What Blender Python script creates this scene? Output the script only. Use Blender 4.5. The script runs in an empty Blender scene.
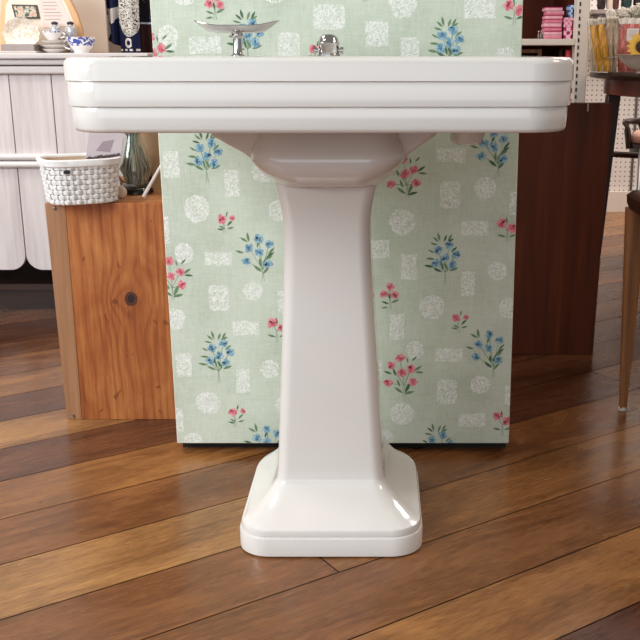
import bpy, math, random
from mathutils import Vector
random.seed(7)
C = bpy.context.scene.collection
PI = math.pi
# ------------------------------------------------------------------ camera numbers (metres, camera at x=0,y=0)
F, CX, TH, H = 980.0, 380.0, math.radians(15.3), 0.845
def ray(x, y):
    u = (x-CX)/F; v = (320-y)/F
    return (u, math.cos(TH)+v*math.sin(TH), -math.sin(TH)+v*math.cos(TH))
def P(x, y, Y):                    # photo pixel -> world point on the vertical plane at distance Y
    d = ray(x, y); t = Y/d[1]
    return (d[0]*t, Y, H+d[2]*t)
def lin(c):
    def g(v):
        v /= 255.0
        return v/12.92 if v <= .04045 else ((v+.055)/1.055)**2.4
    return (g(c[0]), g(c[1]), g(c[2]), 1)
# ------------------------------------------------------------------ materials
class X:                           # tiny expression layer over shader nodes
    def __init__(s, nt, sock): s.nt = nt; s.s = sock
    def _m(s, op, *a):
        n = s.nt.nodes.new('ShaderNodeMath'); n.operation = op
        for i, v in enumerate((s,)+a):
            if isinstance(v, X): s.nt.links.new(v.s, n.inputs[i])
            else: n.inputs[i].default_value = v
        return X(s.nt, n.outputs[0])
    def __add__(s, o): return s._m('ADD', o)
    def __sub__(s, o): return s._m('SUBTRACT', o)
    def __mul__(s, o): return s._m('MULTIPLY', o)
    def __truediv__(s, o): return s._m('DIVIDE', o)
    def __pow__(s, o): return s._m('POWER', o)
    __radd__ = __add__; __rmul__ = __mul__
    def sin(s): return s._m('SINE')
    def floor(s): return s._m('FLOOR')
    def abs(s): return s._m('ABSOLUTE')
    def gt(s, o): return s._m('GREATER_THAN', o)
    def lt(s, o): return s._m('LESS_THAN', o)
    def exp(s): return s._m('EXPONENT')
    def clamp(s): n = s._m('ADD', 0.0); n.s.node.use_clamp = True; return n
def new_mat(name, rough=.5, metal=0, spec=.5, coat=0):
    m = bpy.data.materials.new(name); m.use_nodes = True
    b = m.node_tree.nodes['Principled BSDF']
    b.inputs['Roughness'].default_value = rough; b.inputs['Metallic'].default_value = metal
    b.inputs['Specular IOR Level'].default_value = spec
    if coat: b.inputs['Coat Weight'].default_value = coat; b.inputs['Coat Roughness'].default_value = .08
    return m, m.node_tree, b
def coords(nt, kind='Object'):
    n = nt.nodes.new('ShaderNodeTexCoord'); s = nt.nodes.new('ShaderNodeSeparateXYZ')
    nt.links.new(n.outputs[kind], s.inputs[0])
    return X(nt, s.outputs[0]), X(nt, s.outputs[1]), X(nt, s.outputs[2])
def vec(nt, x, y, z):
    n = nt.nodes.new('ShaderNodeCombineXYZ')
    for i, v in enumerate((x, y, z)):
        if isinstance(v, X): nt.links.new(v.s, n.inputs[i])
        else: n.inputs[i].default_value = v
    return n.outputs[0]
def noise(nt, v, scale=5, detail=3, rough=.5, dist=0):
    n = nt.nodes.new('ShaderNodeTexNoise'); nt.links.new(v, n.inputs['Vector'])
    n.inputs['Scale'].default_value = scale; n.inputs['Detail'].default_value = detail
    n.inputs['Roughness'].default_value = rough; n.inputs['Distortion'].default_value = dist
    return X(nt, n.outputs[0])
def voro(nt, v, scale, feature='F1'):
    n = nt.nodes.new('ShaderNodeTexVoronoi'); n.feature = feature
    nt.links.new(v, n.inputs['Vector']); n.inputs['Scale'].default_value = scale
    return X(nt, n.outputs[0])
def ramp(nt, f, stops, interp='LINEAR'):
    n = nt.nodes.new('ShaderNodeValToRGB'); nt.links.new(f.s, n.inputs[0]); r = n.color_ramp; r.interpolation = interp
    while len(r.elements) < len(stops): r.elements.new(.5)
    for e, (p, c) in zip(r.elements, stops): e.position = p; e.color = c
    return n.outputs[0]
def mix(nt, f, a, b, blend='MIX'):
    n = nt.nodes.new('ShaderNodeMix'); n.data_type = 'RGBA'; n.blend_type = blend
    for i, v in ((0, f), (6, a), (7, b)):
        if isinstance(v, X): nt.links.new(v.s, n.inputs[i])
        elif isinstance(v, bpy.types.NodeSocket): nt.links.new(v, n.inputs[i])
        else: n.inputs[i].default_value = v
    return n.outputs[2]
def bump(nt, b, h, strength=.3, dist=.002):
    n = nt.nodes.new('ShaderNodeBump'); nt.links.new(h.s, n.inputs['Height'])
    n.inputs['Strength'].default_value = strength; n.inputs['Distance'].default_value = dist
    nt.links.new(n.outputs[0], b.inputs['Normal'])
def plain(name, rgb, rough=.5, metal=0, var=.06, scale=30, spec=.5, coat=0):
    m, nt, b = new_mat(name, rough, metal, spec, coat)
    x, y, z = coords(nt); n = noise(nt, vec(nt, x, y, z), scale, 3)
    c = lin(rgb); lo = tuple(v*(1-var) for v in c[:3])+(1,); hi = tuple(min(1, v*(1+var)) for v in c[:3])+(1,)
    nt.links.new(ramp(nt, n, [(.3, lo), (.7, hi)]), b.inputs['Base Color'])
    return m
def wood(name, dark, mid, light, axis='z', rough=.4, freq=60, spec=.5, coat=0, streak=.5):
    m, nt, b = new_mat(name, rough, 0, spec, coat)
    x, y, z = coords(nt)
    s = {'x': (.06, 1, 1), 'y': (1, .06, 1), 'z': (1, 1, .06)}[axis]
    v = vec(nt, x*s[0], y*s[1], z*s[2])
    n = noise(nt, v, freq, 5, .65, .4); big = noise(nt, v, freq*.18, 3, .5, .6)
    f = n*(1-streak)+big*streak
    nt.links.new(ramp(nt, f, [(.32, lin(dark)), (.5, lin(mid)), (.68, lin(light))]), b.inputs['Base Color'])
    bump(nt, b, n, .15, .001)
    return m
M = {}
def ceramic():
    m, nt, b = new_mat('white_glazed_ceramic', .12, 0, .5, .5)
    x, y, z = coords(nt); n = noise(nt, vec(nt, x, y, z), 3, 2)
    nt.links.new(ramp(nt, n, [(.3, lin((230, 225, 219))), (.7, lin((233, 229, 224)))]), b.inputs['Base Color'])
    return m
M['ceramic'] = ceramic()
M['chrome'] = plain('brushed_chrome', (190, 188, 186), .14, 1, .03)
M['steel'] = plain('grey_steel', (150, 150, 152), .35, 1)
def floor_mat():
    m, nt, b = new_mat('stained_plank_floor', .3, 0, .4, .08)
    a = nt.nodes.new('ShaderNodeVertexColor'); a.layer_name = 'tone'
    x, y, z = coords(nt); A = math.radians(55.5)
    u = x*math.sin(A)+y*math.cos(A); w = x*math.cos(A)-y*math.sin(A)
    g = noise(nt, vec(nt, u*.10, w, z), 90, 8, .75, .3)
    g2 = noise(nt, vec(nt, u*.35, w*1.2, z), 7, 4, .6, 1.2)
    spot = noise(nt, vec(nt, u*.5, w, z), 22, 2, .5, .5)
    f = g*.45+g2*.55
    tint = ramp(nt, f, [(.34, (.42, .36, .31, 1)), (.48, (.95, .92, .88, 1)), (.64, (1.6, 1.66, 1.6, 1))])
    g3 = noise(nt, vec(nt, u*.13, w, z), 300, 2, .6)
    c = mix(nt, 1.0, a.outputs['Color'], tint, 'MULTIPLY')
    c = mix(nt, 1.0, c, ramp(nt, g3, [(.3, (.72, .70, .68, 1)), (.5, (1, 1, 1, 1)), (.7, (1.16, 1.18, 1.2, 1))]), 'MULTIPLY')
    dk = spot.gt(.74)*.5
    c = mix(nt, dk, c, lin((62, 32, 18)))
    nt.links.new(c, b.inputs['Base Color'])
    r = g2*.22+.16
    nt.links.new(r.s, b.inputs['Roughness'])
    bump(nt, b, g, .12, .001)
    return m
M['floor'] = floor_mat()
M['gap'] = plain('dark_plank_gap', (38, 22, 16), .8)
PAPER = (206, 215, 198)
def paper_mat(name, kind):
    m, nt, b = new_mat(name, .75, 0, .25)
    x, y, z = coords(nt); v = vec(nt, x, y, z)
    n = noise(nt, v, 9, 3); th = noise(nt, vec(nt, x*1.0, y, z*.12), 420, 2); th2 = noise(nt, vec(nt, x*.12, y, z), 420, 2)
    f = n*.5+th*.25+th2*.25
    base = ramp(nt, f, [(.36, lin((192, 202, 184))), (.5, lin(PAPER)), (.64, lin((217, 225, 209)))])
    if kind == 'lace':
        vo = voro(nt, v, 330, 'DISTANCE_TO_EDGE'); n2 = noise(nt, v, 165, 1, .5, 1.4)
        k = (n2-.5).abs().lt(.045)
        k2 = noise(nt, v, 190, 1, .5).gt(.57)
        c = mix(nt, (k*1.0+k2*.55+.05).clamp()*.9, base, lin((250, 251, 248)))
        nt.links.new(c, b.inputs['Base Color'])
    else: nt.links.new(base, b.inputs['Base Color'])
    bump(nt, b, th+th2, .2, .0006)
    return m
M['paper'] = paper_mat('green_wallpaper', 'base'); M['lace'] = paper_mat('white_lace_print', 'lace')
for k, c in dict(blue=(128, 172, 194), blue_d=(84, 126, 158), blue_l=(168, 202, 214), pink=(232, 126, 138), pink_l=(240, 160, 168), pink_d=(212, 92, 112),
                 leaf=(112, 142, 104), leaf_d=(82, 114, 86), stem=(150, 172, 140), cream=(238, 232, 214)).items():
    M[k] = plain('printed_'+{'blue': 'blue_petal', 'blue_d': 'blue_centre', 'blue_l': 'pale_blue_petal', 'pink': 'pink_petal', 'pink_l': 'pale_pink_petal', 'pink_d': 'crimson_centre',
                 'leaf': 'green_leaf', 'leaf_d': 'dark_leaf', 'stem': 'pale_stem', 'cream': 'cream_edge'}[k], c, .75, 0, .08, 200, .25)
M['glide'] = plain('pale_nylon_glide', (216, 210, 200), .4)
M['black'] = plain('black_paint', (16, 14, 14), .7)
def crate_mat(name, kx, kz, cols):
    m, nt, b = new_mat(name, .42, 0, .4, .15)
    x, y, z = coords(nt)
    wv = noise(nt, vec(nt, x, y, z*.35), 6, 3, .5, .4)
    def bell(cx, cz, sx, sz):
        d = ((x-cx)/sx)**2.0+((z-cz)/sz)**2.0
        return d, (d*-1.0).exp()
    # math POWER of negatives with 2.0 is fine
    d1, b1 = bell(kx, kz, .045, .055); d2, b2 = bell(kx-.038, kz-.006, .014, .014); d3, b3 = bell(kx+.02, kz+.07, .01, .01)
    t = x*260.0+wv*26.0+(x-kx)*-420.0*b1+b2*3.0+b3*2.0+b1*4.0+y*40.0
    ring = (t.sin()*.5+.5)**.35
    fine = noise(nt, vec(nt, x, y, z*.05), 160, 4, .7)
    blotch = noise(nt, vec(nt, x, y, z*.5), 13, 4, .6, .6)
    f = ring*.12+fine*.44+blotch*.40
    c = ramp(nt, f, [(.3, lin(cols[0])), (.48, lin(cols[1])), (.68, lin(cols[2]))])
    dk, bk = bell(kx, kz, .016, .018)
    edge = noise(nt, vec(nt, x, y, z), 60, 3)
    c = mix(nt, (dk+edge*.5).lt(1.15), c, lin((84, 48, 34)))
    c = mix(nt, (dk+edge*.7).lt(.62), c, lin((42, 26, 26)))
    dk2, _ = bell(kx-.037, kz-.006, .008, .007)
    c = mix(nt, (dk2+edge*.6).lt(1.0)*.75, c, lin((110, 58, 30)))
    pit = noise(nt, vec(nt, x, y, z*.6), 38, 2, .5, .6).gt(.71)*.6
    c = mix(nt, pit, c, lin((112, 52, 26)))
    nt.links.new(c, b.inputs['Base Color']); bump(nt, b, fine, .15, .001)
    return m
M['wood_dark'] = wood('dark_walnut_board', (54, 23, 12), (80, 37, 19), (104, 53, 28), 'z', .42, 30, .2)
M['wood_seat'] = wood('brown_leg_wood', (104, 66, 38), (142, 94, 56), (172, 122, 78), 'z', .35, 80)
M['wood_deep'] = wood('deep_brown_wood', (26, 14, 10), (44, 24, 16), (66, 38, 24), 'x', .3, 40)
M['wood_red'] = wood('reddish_brown_wood', (70, 24, 14), (98, 38, 22), (122, 54, 32), 'x', .3, 40)
M['whitewash'] = wood('whitewashed_board', (188, 176, 174), (212, 202, 200), (228, 220, 218), 'z', .6, 60, .3)
M['whitewash_h'] = wood('whitewashed_moulding', (198, 190, 187), (220, 213, 210), (234, 228, 226), 'x', .55, 40, .3)
M['beige'] = plain('beige_wall_paint', (226, 212, 198), .8, 0, .03, 4)
M['white_paint'] = plain('white_paint', (226, 220, 216), .5, 0, .03, 8)
M['warm_white'] = plain('warm_white_paint', (226, 214, 202), .5, 0, .03, 8)
M['shelf_back'] = wood('shelf_back_board', (44, 14, 8), (66, 24, 13), (92, 40, 20), 'z', .6, 20, .15)
def peg_mat():
    m, nt, b = new_mat('white_pegboard', .6, 0, .3)
    x, y, z = coords(nt); p = .0254
    fx = (x/p)-(x/p).floor()-.5; fz = (z/p)-(z/p).floor()-.5
    d = fx*fx+fz*fz
    n = noise(nt, vec(nt, x, y, z), 4, 2)
    base = ramp(nt, n, [(.3, lin((224, 216, 210))), (.7, lin((234, 228, 222)))])
    nt.links.new(mix(nt, d.lt(.022), base, lin((112, 84, 76))), b.inputs['Base Color'])
    return m
M['peg'] = peg_mat()
# ------------------------------------------------------------------ mesh builder
ORI = {}
class MB:
    def __init__(s): s.v = []; s.f = []; s.m = []; s.col = []
    def face(s, idx, m=0, col=None): s.f.append(tuple(idx)); s.m.append(m); s.col.append(col)
    def poly(s, pts, m=0, col=None):
        b = len(s.v); s.v += [tuple(p) for p in pts]; s.face(range(b, b+len(pts)), m, col)
    def box(s, x0, x1, y0, y1, z0, z1, m=0):
        b = len(s.v)
        s.v += [(x0, y0, z0), (x1, y0, z0), (x1, y1, z0), (x0, y1, z0), (x0, y0, z1), (x1, y0, z1), (x1, y1, z1), (x0, y1, z1)]
        for q in ((3, 2, 1, 0), (4, 5, 6, 7), (0, 1, 5, 4), (1, 2, 6, 5), (2, 3, 7, 6), (3, 0, 4, 7)): s.face([b+i for i in q], m)
        return s
    def loft(s, secs, m=0, cap0=True, cap1=True):
        n = len(secs[0]); b = len(s.v)
        for q in secs: s.v += [tuple(p) for p in q]
        for k in range(len(secs)-1):
            for i in range(n):
                j = (i+1) % n
                s.face((b+k*n+i, b+k*n+j, b+(k+1)*n+j, b+(k+1)*n+i), m)
        if cap0: s.face([b+i for i in reversed(range(n))], m)
        if cap1: s.face([b+(len(secs)-1)*n+i for i in range(n)], m)
        return s
    def lathe(s, prof, c, n=32, m=0, sx=1, sy=1, caps=True):
        secs = [[(c[0]+r*sx*math.cos(2*PI*i/n), c[1]+r*sy*math.sin(2*PI*i/n), c[2]+z) for i in range(n)] for r, z in prof]
        return s.loft(secs, m, caps, caps)
    def tube(s, pts, r, n=10, m=0, r1=None):
        pts = [Vector(p) for p in pts]; secs = []
        for i, p in enumerate(pts):
            d = (pts[min(i+1, len(pts)-1)]-pts[max(i-1, 0)]).normalized()
            a = d.cross(Vector((0, 0, 1)) if abs(d.z) < .9 else Vector((1, 0, 0))).normalized(); c = d.cross(a)
            rr = r if r1 is None else r+(r1-r)*i/(len(pts)-1)
            secs.append([tuple(p+a*math.cos(2*PI*k/n)*rr+c*math.sin(2*PI*k/n)*rr) for k in range(n)])
        return s.loft(secs, m)
    def prism(s, pts, y0, y1, m=0):          # outline in x,z extruded in y
        return s.loft([[(x, y1, z) for x, z in pts], [(x, y0, z) for x, z in pts]], m)
    def build(s, name, mats, parent=None, loc=None, bevel=0, smooth=None, bseg=2, sub=0):
        me = bpy.data.meshes.new(name)
        if parent is not None: org = ORI[parent.name]; off = (0, 0, 0)
        else: org = loc or (0, 0, 0); off = org
        me.from_pydata([(a-org[0], b-org[1], c-org[2]) for a, b, c in s.v], [], s.f)
        if not isinstance(mats, (list, tuple)): mats = [mats]
        for q in mats: me.materials.append(M[q] if isinstance(q, str) else q)
        me.polygons.foreach_set('material_index', s.m)
        if any(c is not None for c in s.col):
            at = me.color_attributes.new('tone', 'FLOAT_COLOR', 'CORNER')
            for p in me.polygons:
                c = s.col[p.index] or (.1, .05, .03, 1)
                for li in p.loop_indices: at.data[li].color = c
        if smooth is not None:
            me.polygons.foreach_set('use_smooth', [True]*len(me.polygons)); me.set_sharp_from_angle(angle=math.radians(smooth))
        me.update()
        o = bpy.data.objects.new(name, me); C.objects.link(o); o.location = off
        if parent is not None: o.parent = parent
        ORI[o.name] = org
        if bevel:
            b = o.modifiers.new('bevel', 'BEVEL'); b.width = bevel; b.segments = bseg; b.limit_method = 'ANGLE'; b.angle_limit = math.radians(40)
            me.polygons.foreach_set('use_smooth', [True]*len(me.polygons))
            me.set_sharp_from_angle(angle=math.radians(35)) if smooth is None else None
            b.harden_normals = False
        if sub:
            b = o.modifiers.new('subdivision', 'SUBSURF'); b.levels = sub; b.render_levels = sub
        return o
def thing(name, loc, label, cat, group=None):
    o = bpy.data.objects.new(name, None); C.objects.link(o); o.location = loc; o.empty_display_size = .05
    ORI[o.name] = tuple(loc); return tag(o, label, cat, group)
def tag(o, label, cat, group=None, kind=None):
    o['label'] = label; o['category'] = cat
    if group: o['group'] = group
    if kind: o['kind'] = kind
    return o
def struct(o): o['kind'] = 'structure'; return o
def rrect(x0, x1, y0, y1, rf, rb, z, n=8, chamf=False):
    pts = []                              # counter-clockwise seen from above, rf = front corner radius, rb = rear
    for cx, cy, r, a0 in ((x0+rf, y0+rf, rf, PI), (x1-rf, y0+rf, rf, 1.5*PI), (x1-rb, y1-rb, rb, 0), (x0+rb, y1-rb, rb, .5*PI)):
        for i in range(n+1):
            a = a0+i*PI/2/n; pts.append((cx+r*math.cos(a), cy+r*math.sin(a), z))
    return pts
# ================================================================== FLOOR
def build_floor():
    A = math.radians(55.5); un = (math.sin(A), math.cos(A)); wn = (math.cos(A), -math.sin(A))
    w = .1745; off = FLOOR_OFF
    mb = MB(); rnd = random.Random(3)
    tones = {'a': (136, 90, 50), 'b': (146, 103, 61), 'c': (98, 59, 34), 'd': (120, 76, 43), 'e': (80, 46, 27), 'f': (86, 46, 27), 'g': (68, 38, 23)}
    special = PLANKS
    for k in range(-34, 12):
        lo = off+k*w; hi = lo+w
        joints = special.get(k, {}).get('j') or []
        js = []
        p = (joints[0] if joints else rnd.uniform(-1, 1))
        q = p
        while q > -5: js.append(q); q -= rnd.uniform(1.6, 2.3)
        q = p+rnd.uniform(1.6, 2.3) if len(joints) < 2 else joints[1]
        while q < 8: js.append(q); q += rnd.uniform(1.6, 2.3)
        js = sorted(js+[-5, 8]); tl = special.get(k, {}).get('t')
        for i in range(len(js)-1):
            u0, u1 = js[i]+.0012, js[i+1]-.0012; g = .0014
            key = None
            if tl:
                ji = sum(1 for jj in joints if jj <= js[i]+1e-6)
                key = tl[min(ji, len(tl)-1)] if u1 > -2.5 and u0 < 4 else None
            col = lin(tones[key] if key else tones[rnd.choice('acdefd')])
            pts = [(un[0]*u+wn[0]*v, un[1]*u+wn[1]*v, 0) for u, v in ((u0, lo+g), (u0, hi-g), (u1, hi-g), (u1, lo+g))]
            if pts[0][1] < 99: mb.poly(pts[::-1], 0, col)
    mb.poly([(-9, -5, -.003), (9, -5, -.003), (9, 9, -.003), (-9, 9, -.003)], 1)
    return struct(mb.build('floor', ['floor', 'gap']))
FLOOR_OFF = -.909
PLANKS = {0: {'j': [-.6, 3], 't': 'ff'}, -1: {'j': [-.5, 3], 't': 'aa'}, -2: {'t': 'dd', 'j': [-.6, 2.9]}, -3: {'j': [.781, 2.7], 't': 'dac'}, -4: {'j': [.98, 3.2], 't': 'bdc'}, -5: {'j': [1.2, 1.925], 't': 'dec'},
          -6: {'t': 'ae', 'j': [1.45, 3.3]}, -7: {'t': 'ce', 'j': [1.5, 3.4]}, -8: {'t': 'be', 'j': [1.45, 3.2]}, -9: {'t': 'cg', 'j': [1.6]}, -10: {'t': 'ac', 'j': [1.9]}, -11: {'t': 'dc', 'j': [1.5]},
          -12: {'t': 'cd', 'j': [1.9]}, -13: {'t': 'ec', 'j': [1.4]}}

build_floor()
# ================================================================== SINK
SX = -.0865                                  # centre line of the sink
YF = 1.38                                    # front of the basin
sink = thing('pedestal_sink', (SX, 1.62, 0), 'large white glazed ceramic pedestal sink with a stepped rectangular basin', 'sink')
def basin():
    mb = MB(); zt, z1, z2, zb = .838, .806, .7715, .7355
    hx = .3625; yb = 1.86; R = .066; secs = []
    def ring(d, z, r=R): return rrect(SX-hx+d, SX+hx-d, YF+d, yb-d*.3, r-d*.5, .03, z, 10)
    for d, z in ((.05, zb+.0), (.012, zb), (.0085, zb+.0015), (.0068, zb+.006), (.0055, z2-.0022), (.0062, z2-.0006), (.0026, z2+.0006), (.0024, z2+.002),
                 (.0022, z1-.0022), (.003, z1-.0006), (-.0002, z1+.0006), (0, z1+.002), (0, zt-.010), (.0012, zt-.005), (.0045, zt-.0015), (.010, zt), (.045, zt-.0005)):
        secs.append(ring(d, z))
    # inner bowl
    def inner(d, z): return rrect(SX-.24+d, SX+.24-d, YF+.06+d*.8, 1.72-d*.8, .09, .09, z, 10)
    for d, z in ((0, zt-.002), (.006, zt-.006), (.012, zt-.03), (.03, zt-.07), (.07, zt-.090), (.14, zt-.094)): secs.append(inner(d, z))
    mb.loft(secs, 0, True, True)
    return mb.build('basin', 'ceramic', sink, smooth=50)
bas = basin()
def underbowl():
    mb = MB()
    # front lobe of the bowl
    secs = []
    for z, hw, yf, yb, r in ((.737, .110, 1.560, 1.80, .05), (.722, .112, 1.557, 1.80, .05), (.712, .115, 1.553, 1.80, .055), (.705, .1185, 1.5485, 1.80, .06), (.698, .1215, 1.544, 1.80, .06), (.691, .1235, 1.540, 1.80, .06), (.684, .124, 1.5375, 1.80, .06), (.677, .1228, 1.5365, 1.80, .06), (.670, .120, 1.5375, 1.79, .065),
                             (.662, .1145, 1.541, 1.79, .065), (.654, .107, 1.5465, 1.78, .065), (.646, .098, 1.555, 1.77, .06), (.639, .088, 1.567, 1.76, .05), (.634, .077, 1.583, 1.75, .04)):
        secs.append(rrect(SX+.002-hw, SX+.002+hw, yf, yb, r, .05, z, 10))
    mb.loft(secs[::-1])
    # the wide shell behind it, flaring out to the rim
    y0, y1 = 1.60, 1.80
    L = [(205, 132), (214, 138), (226, 145), (240, 153), (250, 160), (257, 168), (264, 176), (273, 182.5), (281, 187)]
    Rr = [(441, 132), (432, 139), (420, 147), (409, 155), (402, 165), (396, 174), (388, 181), (377, 187)]
    secs = []
    def at(t, S):
        k = t*(len(S)-1); i = min(int(k), len(S)-2); a, b = S[i], S[i+1]; q = P(a[0]+(b[0]-a[0])*(k-i), a[1]+(b[1]-a[1])*(k-i), y0); return q
    for i in range(13):
        a = at(i/12, L); b = at(i/12, Rr); z = (a[2]+b[2])/2
        if i == 0: z = .7375
        secs.append(rrect(a[0], b[0], y0+i*.001, y1-i*.003, .012, .03, z, 6))
    mb.loft(secs[::-1])
    return mb.build('bowl_underside', 'ceramic', sink, smooth=60)
underbowl()
def pedestal():
    mb = MB(); secs = []
    def ring(x0, x1, y0, y1, rf, rb, z): secs.append(rrect(x0, x1, y0, y1, rf, rb, z, 10))
    bx = SX-.003
    for d, z in ((.004, 0), (.0, .003), (.0, .0345), (.001, .0365), (.004, .0372), (.0042, .0382), (.003, .0392), (.0032, .0475), (.0045, .0505), (.009, .0525)):
        ring(SX-.162+d, SX+.162-d, 1.527+d, 1.925-d, .056-d*.5, .12, z)
    # concave slope up to the shaft
    hw0, hw1 = .1535, .0968; yf0, yf1 = 1.536, 1.617; hw1 = .0992; yb0, yb1 = 1.915, 1.86
    for i in range(1, 13):
        t = i/12; s = t; zz = .0525+(.0985-.0525)*(.66*t+.34*t*t*t*t)
        s = t
        ring(bx-(hw0+(hw1-hw0)*s), bx+(hw0+(hw1-hw0)*s), yf0+(yf1-yf0)*s, yb0+(yb1-yb0)*s, .050+(.026-.050)*s, .11+(.03-.11)*s, zz)
    for z, hw, yf in ((.101, .0978, 1.6195), (.106, .0968, 1.621), (.125, .0950, 1.6213), (.18, .0918, 1.6215), (.25, .0878, 1.622), (.32, .084, 1.622), (.42, .0785, 1.622), (.50, .0745, 1.621), (.545, .0732, 1.619), (.575, .0740, 1.614), (.600, .0770, 1.608), (.620, .081, 1.602), (.630, .0832, 1.600), (.638, .0840, 1.600)):
        ring(bx-hw, bx+hw, yf, 1.84, .022, .03, z)
    mb.loft(secs)
    return mb.build('pedestal', 'ceramic', sink, smooth=38)
pedestal()
mb = MB(); q = P(467, 134, 1.72)
mb.lathe([(.018, .0), (.026, .004), (.029, .012), (.029, .045)], (q[0], 1.72, q[2]-.018), 24)
mb.build('mounting_boss', 'ceramic', sink, smooth=40)
mb = MB(); q = P(201, 138, 1.72)
mb.tube([(q[0]-.012, 1.70, .742), (q[0]-.002, 1.70, .724), (q[0]+.028, 1.71, .716)], .009, 12)
mb.build('bracket_bolt', 'chrome', sink, smooth=40)
# soap dish on a stem, standing on the rear deck
q = P(238, 56, 1.74); sdx = q[0]
sd = thing('soap_dish', (sdx, 1.74, .838), 'oval polished chrome soap dish raised on a short stem above the sink rim', 'soap dish')
mb = MB()
mb.lathe([(.0115, 0), (.0115, .002), (.0095, .003), (.0082, .006), (.0078, .029), (.0095, .031), (.0105, .034), (.0095, .038), (.016, .0435)], (sdx, 1.74, .838), 24)
mb.build('stem', 'chrome', sd, smooth=40)
mb = MB(); zc = P(238, 33.5, 1.74)[2]; zr = P(238, 26, 1.74)[2]; dz = zr-zc; prof = []
for r, z in ((.16, 0), (.45, .0005), (.66, .002), (.84, .007), (1, dz), (.985, dz+.001), (.96, dz-.001), (.82, .009), (.64, .0045), (.4, .003), (.1, .0025)):
    prof.append((r, z))
secs = []
for r, z in prof:
    ring_ = []
    for i in range(48):
        a = 2*PI*i/48; ex = 1+.12*abs(math.cos(a))**8
        lift = .009*abs(math.cos(a))**4*max(0, r-.6)/.4
        ring_.append((sdx+math.cos(a)*r*.066*ex, 1.74+math.sin(a)*r*.042, zc+z+lift))
    secs.append(ring_)
mb.loft(secs); mb.build('dish', 'chrome', sd, smooth=60)
# chrome valve with a domed cap
q = P(329, 56, 1.72)
tv = thing('sink_valve', (q[0], 1.72, .838), 'small domed chrome valve fitting with two side lugs on the sink rim', 'tap')
mb = MB(); r = .0182
mb.lathe([(r*1.08, 0), (r*1.08, .003), (r*.96, .004), (r*.96, .018), (r*1.0, .019), (r*1.0, .0215), (r*.94, .0225), (r*.9, .027), (r*.76, .032), (r*.5, .0355), (r*.1, .0365)], (q[0], 1.72, .838), 32)
mb.build('valve_cap', 'chrome', tv, smooth=45)
for s_ in (-1, 1):
    mb = MB(); mb.tube([(q[0]+s_*r*.7, 1.716, .8475), (q[0]+s_*r*1.08, 1.716, .8475)], .0035, 10); mb.tube([(q[0]+s_*r*1.08, 1.716, .8475), (q[0]+s_*r*1.36, 1.716, .8475)], .0058, 10)
    mb.build('lug', 'chrome', tv, smooth=40)
# ================================================================== WALLPAPERED PANEL
YP = 1.99
pa, pb_, pc, pd = P(177, 444, YP), P(509, 442.5, YP), P(523.3, 0, YP), P(149.5, 0, YP)
PZ0 = .021; PT = 1.32
def lerp_edge(a, b, z): t = (z-a[2])/(b[2]-a[2]); return a[0]+(b[0]-a[0])*t
def XL(z): return lerp_edge(pa, pd, z)
def XR(z): return lerp_edge(pb_, pc, z)
panel = thing('wallpaper_panel', ((pa[0]+pb_[0])/2, YP+.03, 0), 'tall standing panel papered in pale green wallpaper with blue and pink flowers', 'display panel')
mb = MB()
mb.prism([(XL(PZ0), PZ0), (XR(PZ0), PZ0), (XR(PT), PT), (XL(PT), PT)], YP+.002, YP+.06)
mb.build('board', M['cream'], panel, bevel=.0015)
mb = MB(); mb.box(pa[0]+.006, pb_[0]-.003, YP+.03, YP+.075, .0, PZ0); mb.build('base_strip', 'black', panel)
E_ = MB(); e = .0016
E_.prism([(XL(PZ0)+e, PZ0+e), (XR(PZ0)-e, PZ0+e), (XR(PT)-e, PT-e), (XL(PT)+e, PT-e)], YP+.0004, YP+.0022, 0)
MI = {k: i for i, k in enumerate(['paper', 'lace', 'blue', 'blue_d', 'blue_l', 'pink', 'pink_l', 'pink_d', 'leaf', 'leaf_d', 'stem'])}
rp = random.Random(11)
S0 = (XR(.4)-XL(.4))/((pb_[0]-pa[0]))*(pb_[0]-pa[0])/340.0      # metres per photo pixel on the panel
def clipx(x, z): return min(max(x, XL(z)+.001), XR(z)-.001), min(max(z, PZ0+.001), PT)
def flat(pts, mat, lay):
    y = YP+.0003-.0001*lay-(len(E_.f) % 900)*9e-8
    # clip to the panel outline (Sutherland-Hodgman on four sides)
    def clip(ps, ins, inter):
        out = []
        for i in range(len(ps)):
            a, b = ps[i-1], ps[i]
            if ins(b):
                if not ins(a): out.append(inter(a, b))
                out.append(b)
            elif ins(a): out.append(inter(a, b))
        return out
    for g in (lambda p: p[0]-XL(p[1])-.001, lambda p: XR(p[1])-.001-p[0], lambda p: p[1]-PZ0-.002):
        def it(a, b, g=g):
            ga, gb = g(a), g(b); t = ga/(ga-gb); return (a[0]+(b[0]-a[0])*t, a[1]+(b[1]-a[1])*t)
        pts = clip(pts, lambda p: g(p) >= 0, it)
        if len(pts) < 3: return
    E_.poly([(x, y, z) for x, z in pts][::1], MI[mat])
def W(px, py): q = P(px, py, YP); return q[0], q[2]
def ell(cx, cz, rx, rz, rot=0, n=12, jit=0):
    o = []
    for i in range(n):
        a = 2*PI*i/n; k = 1+rp.uniform(-jit, jit); x = math.cos(a)*rx*k; z = math.sin(a)*rz*k
        o.append((cx+x*math.cos(rot)-z*math.sin(rot), cz+x*math.sin(rot)+z*math.cos(rot)))
    return o
def leaf(x, z, l, w, ang, mat='leaf'):
    o = []; 
    for t, k in ((0, 0), (.2, .6), (.45, 1), (.7, .75), (1, 0), (.7, -.7), (.45, -.9), (.2, -.55)):
        a, b = t*l, k*w/2; o.append((x+a*math.cos(ang)-b*math.sin(ang), z+a*math.sin(ang)+b*math.cos(ang)))
    flat(o, mat, 2)
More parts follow.
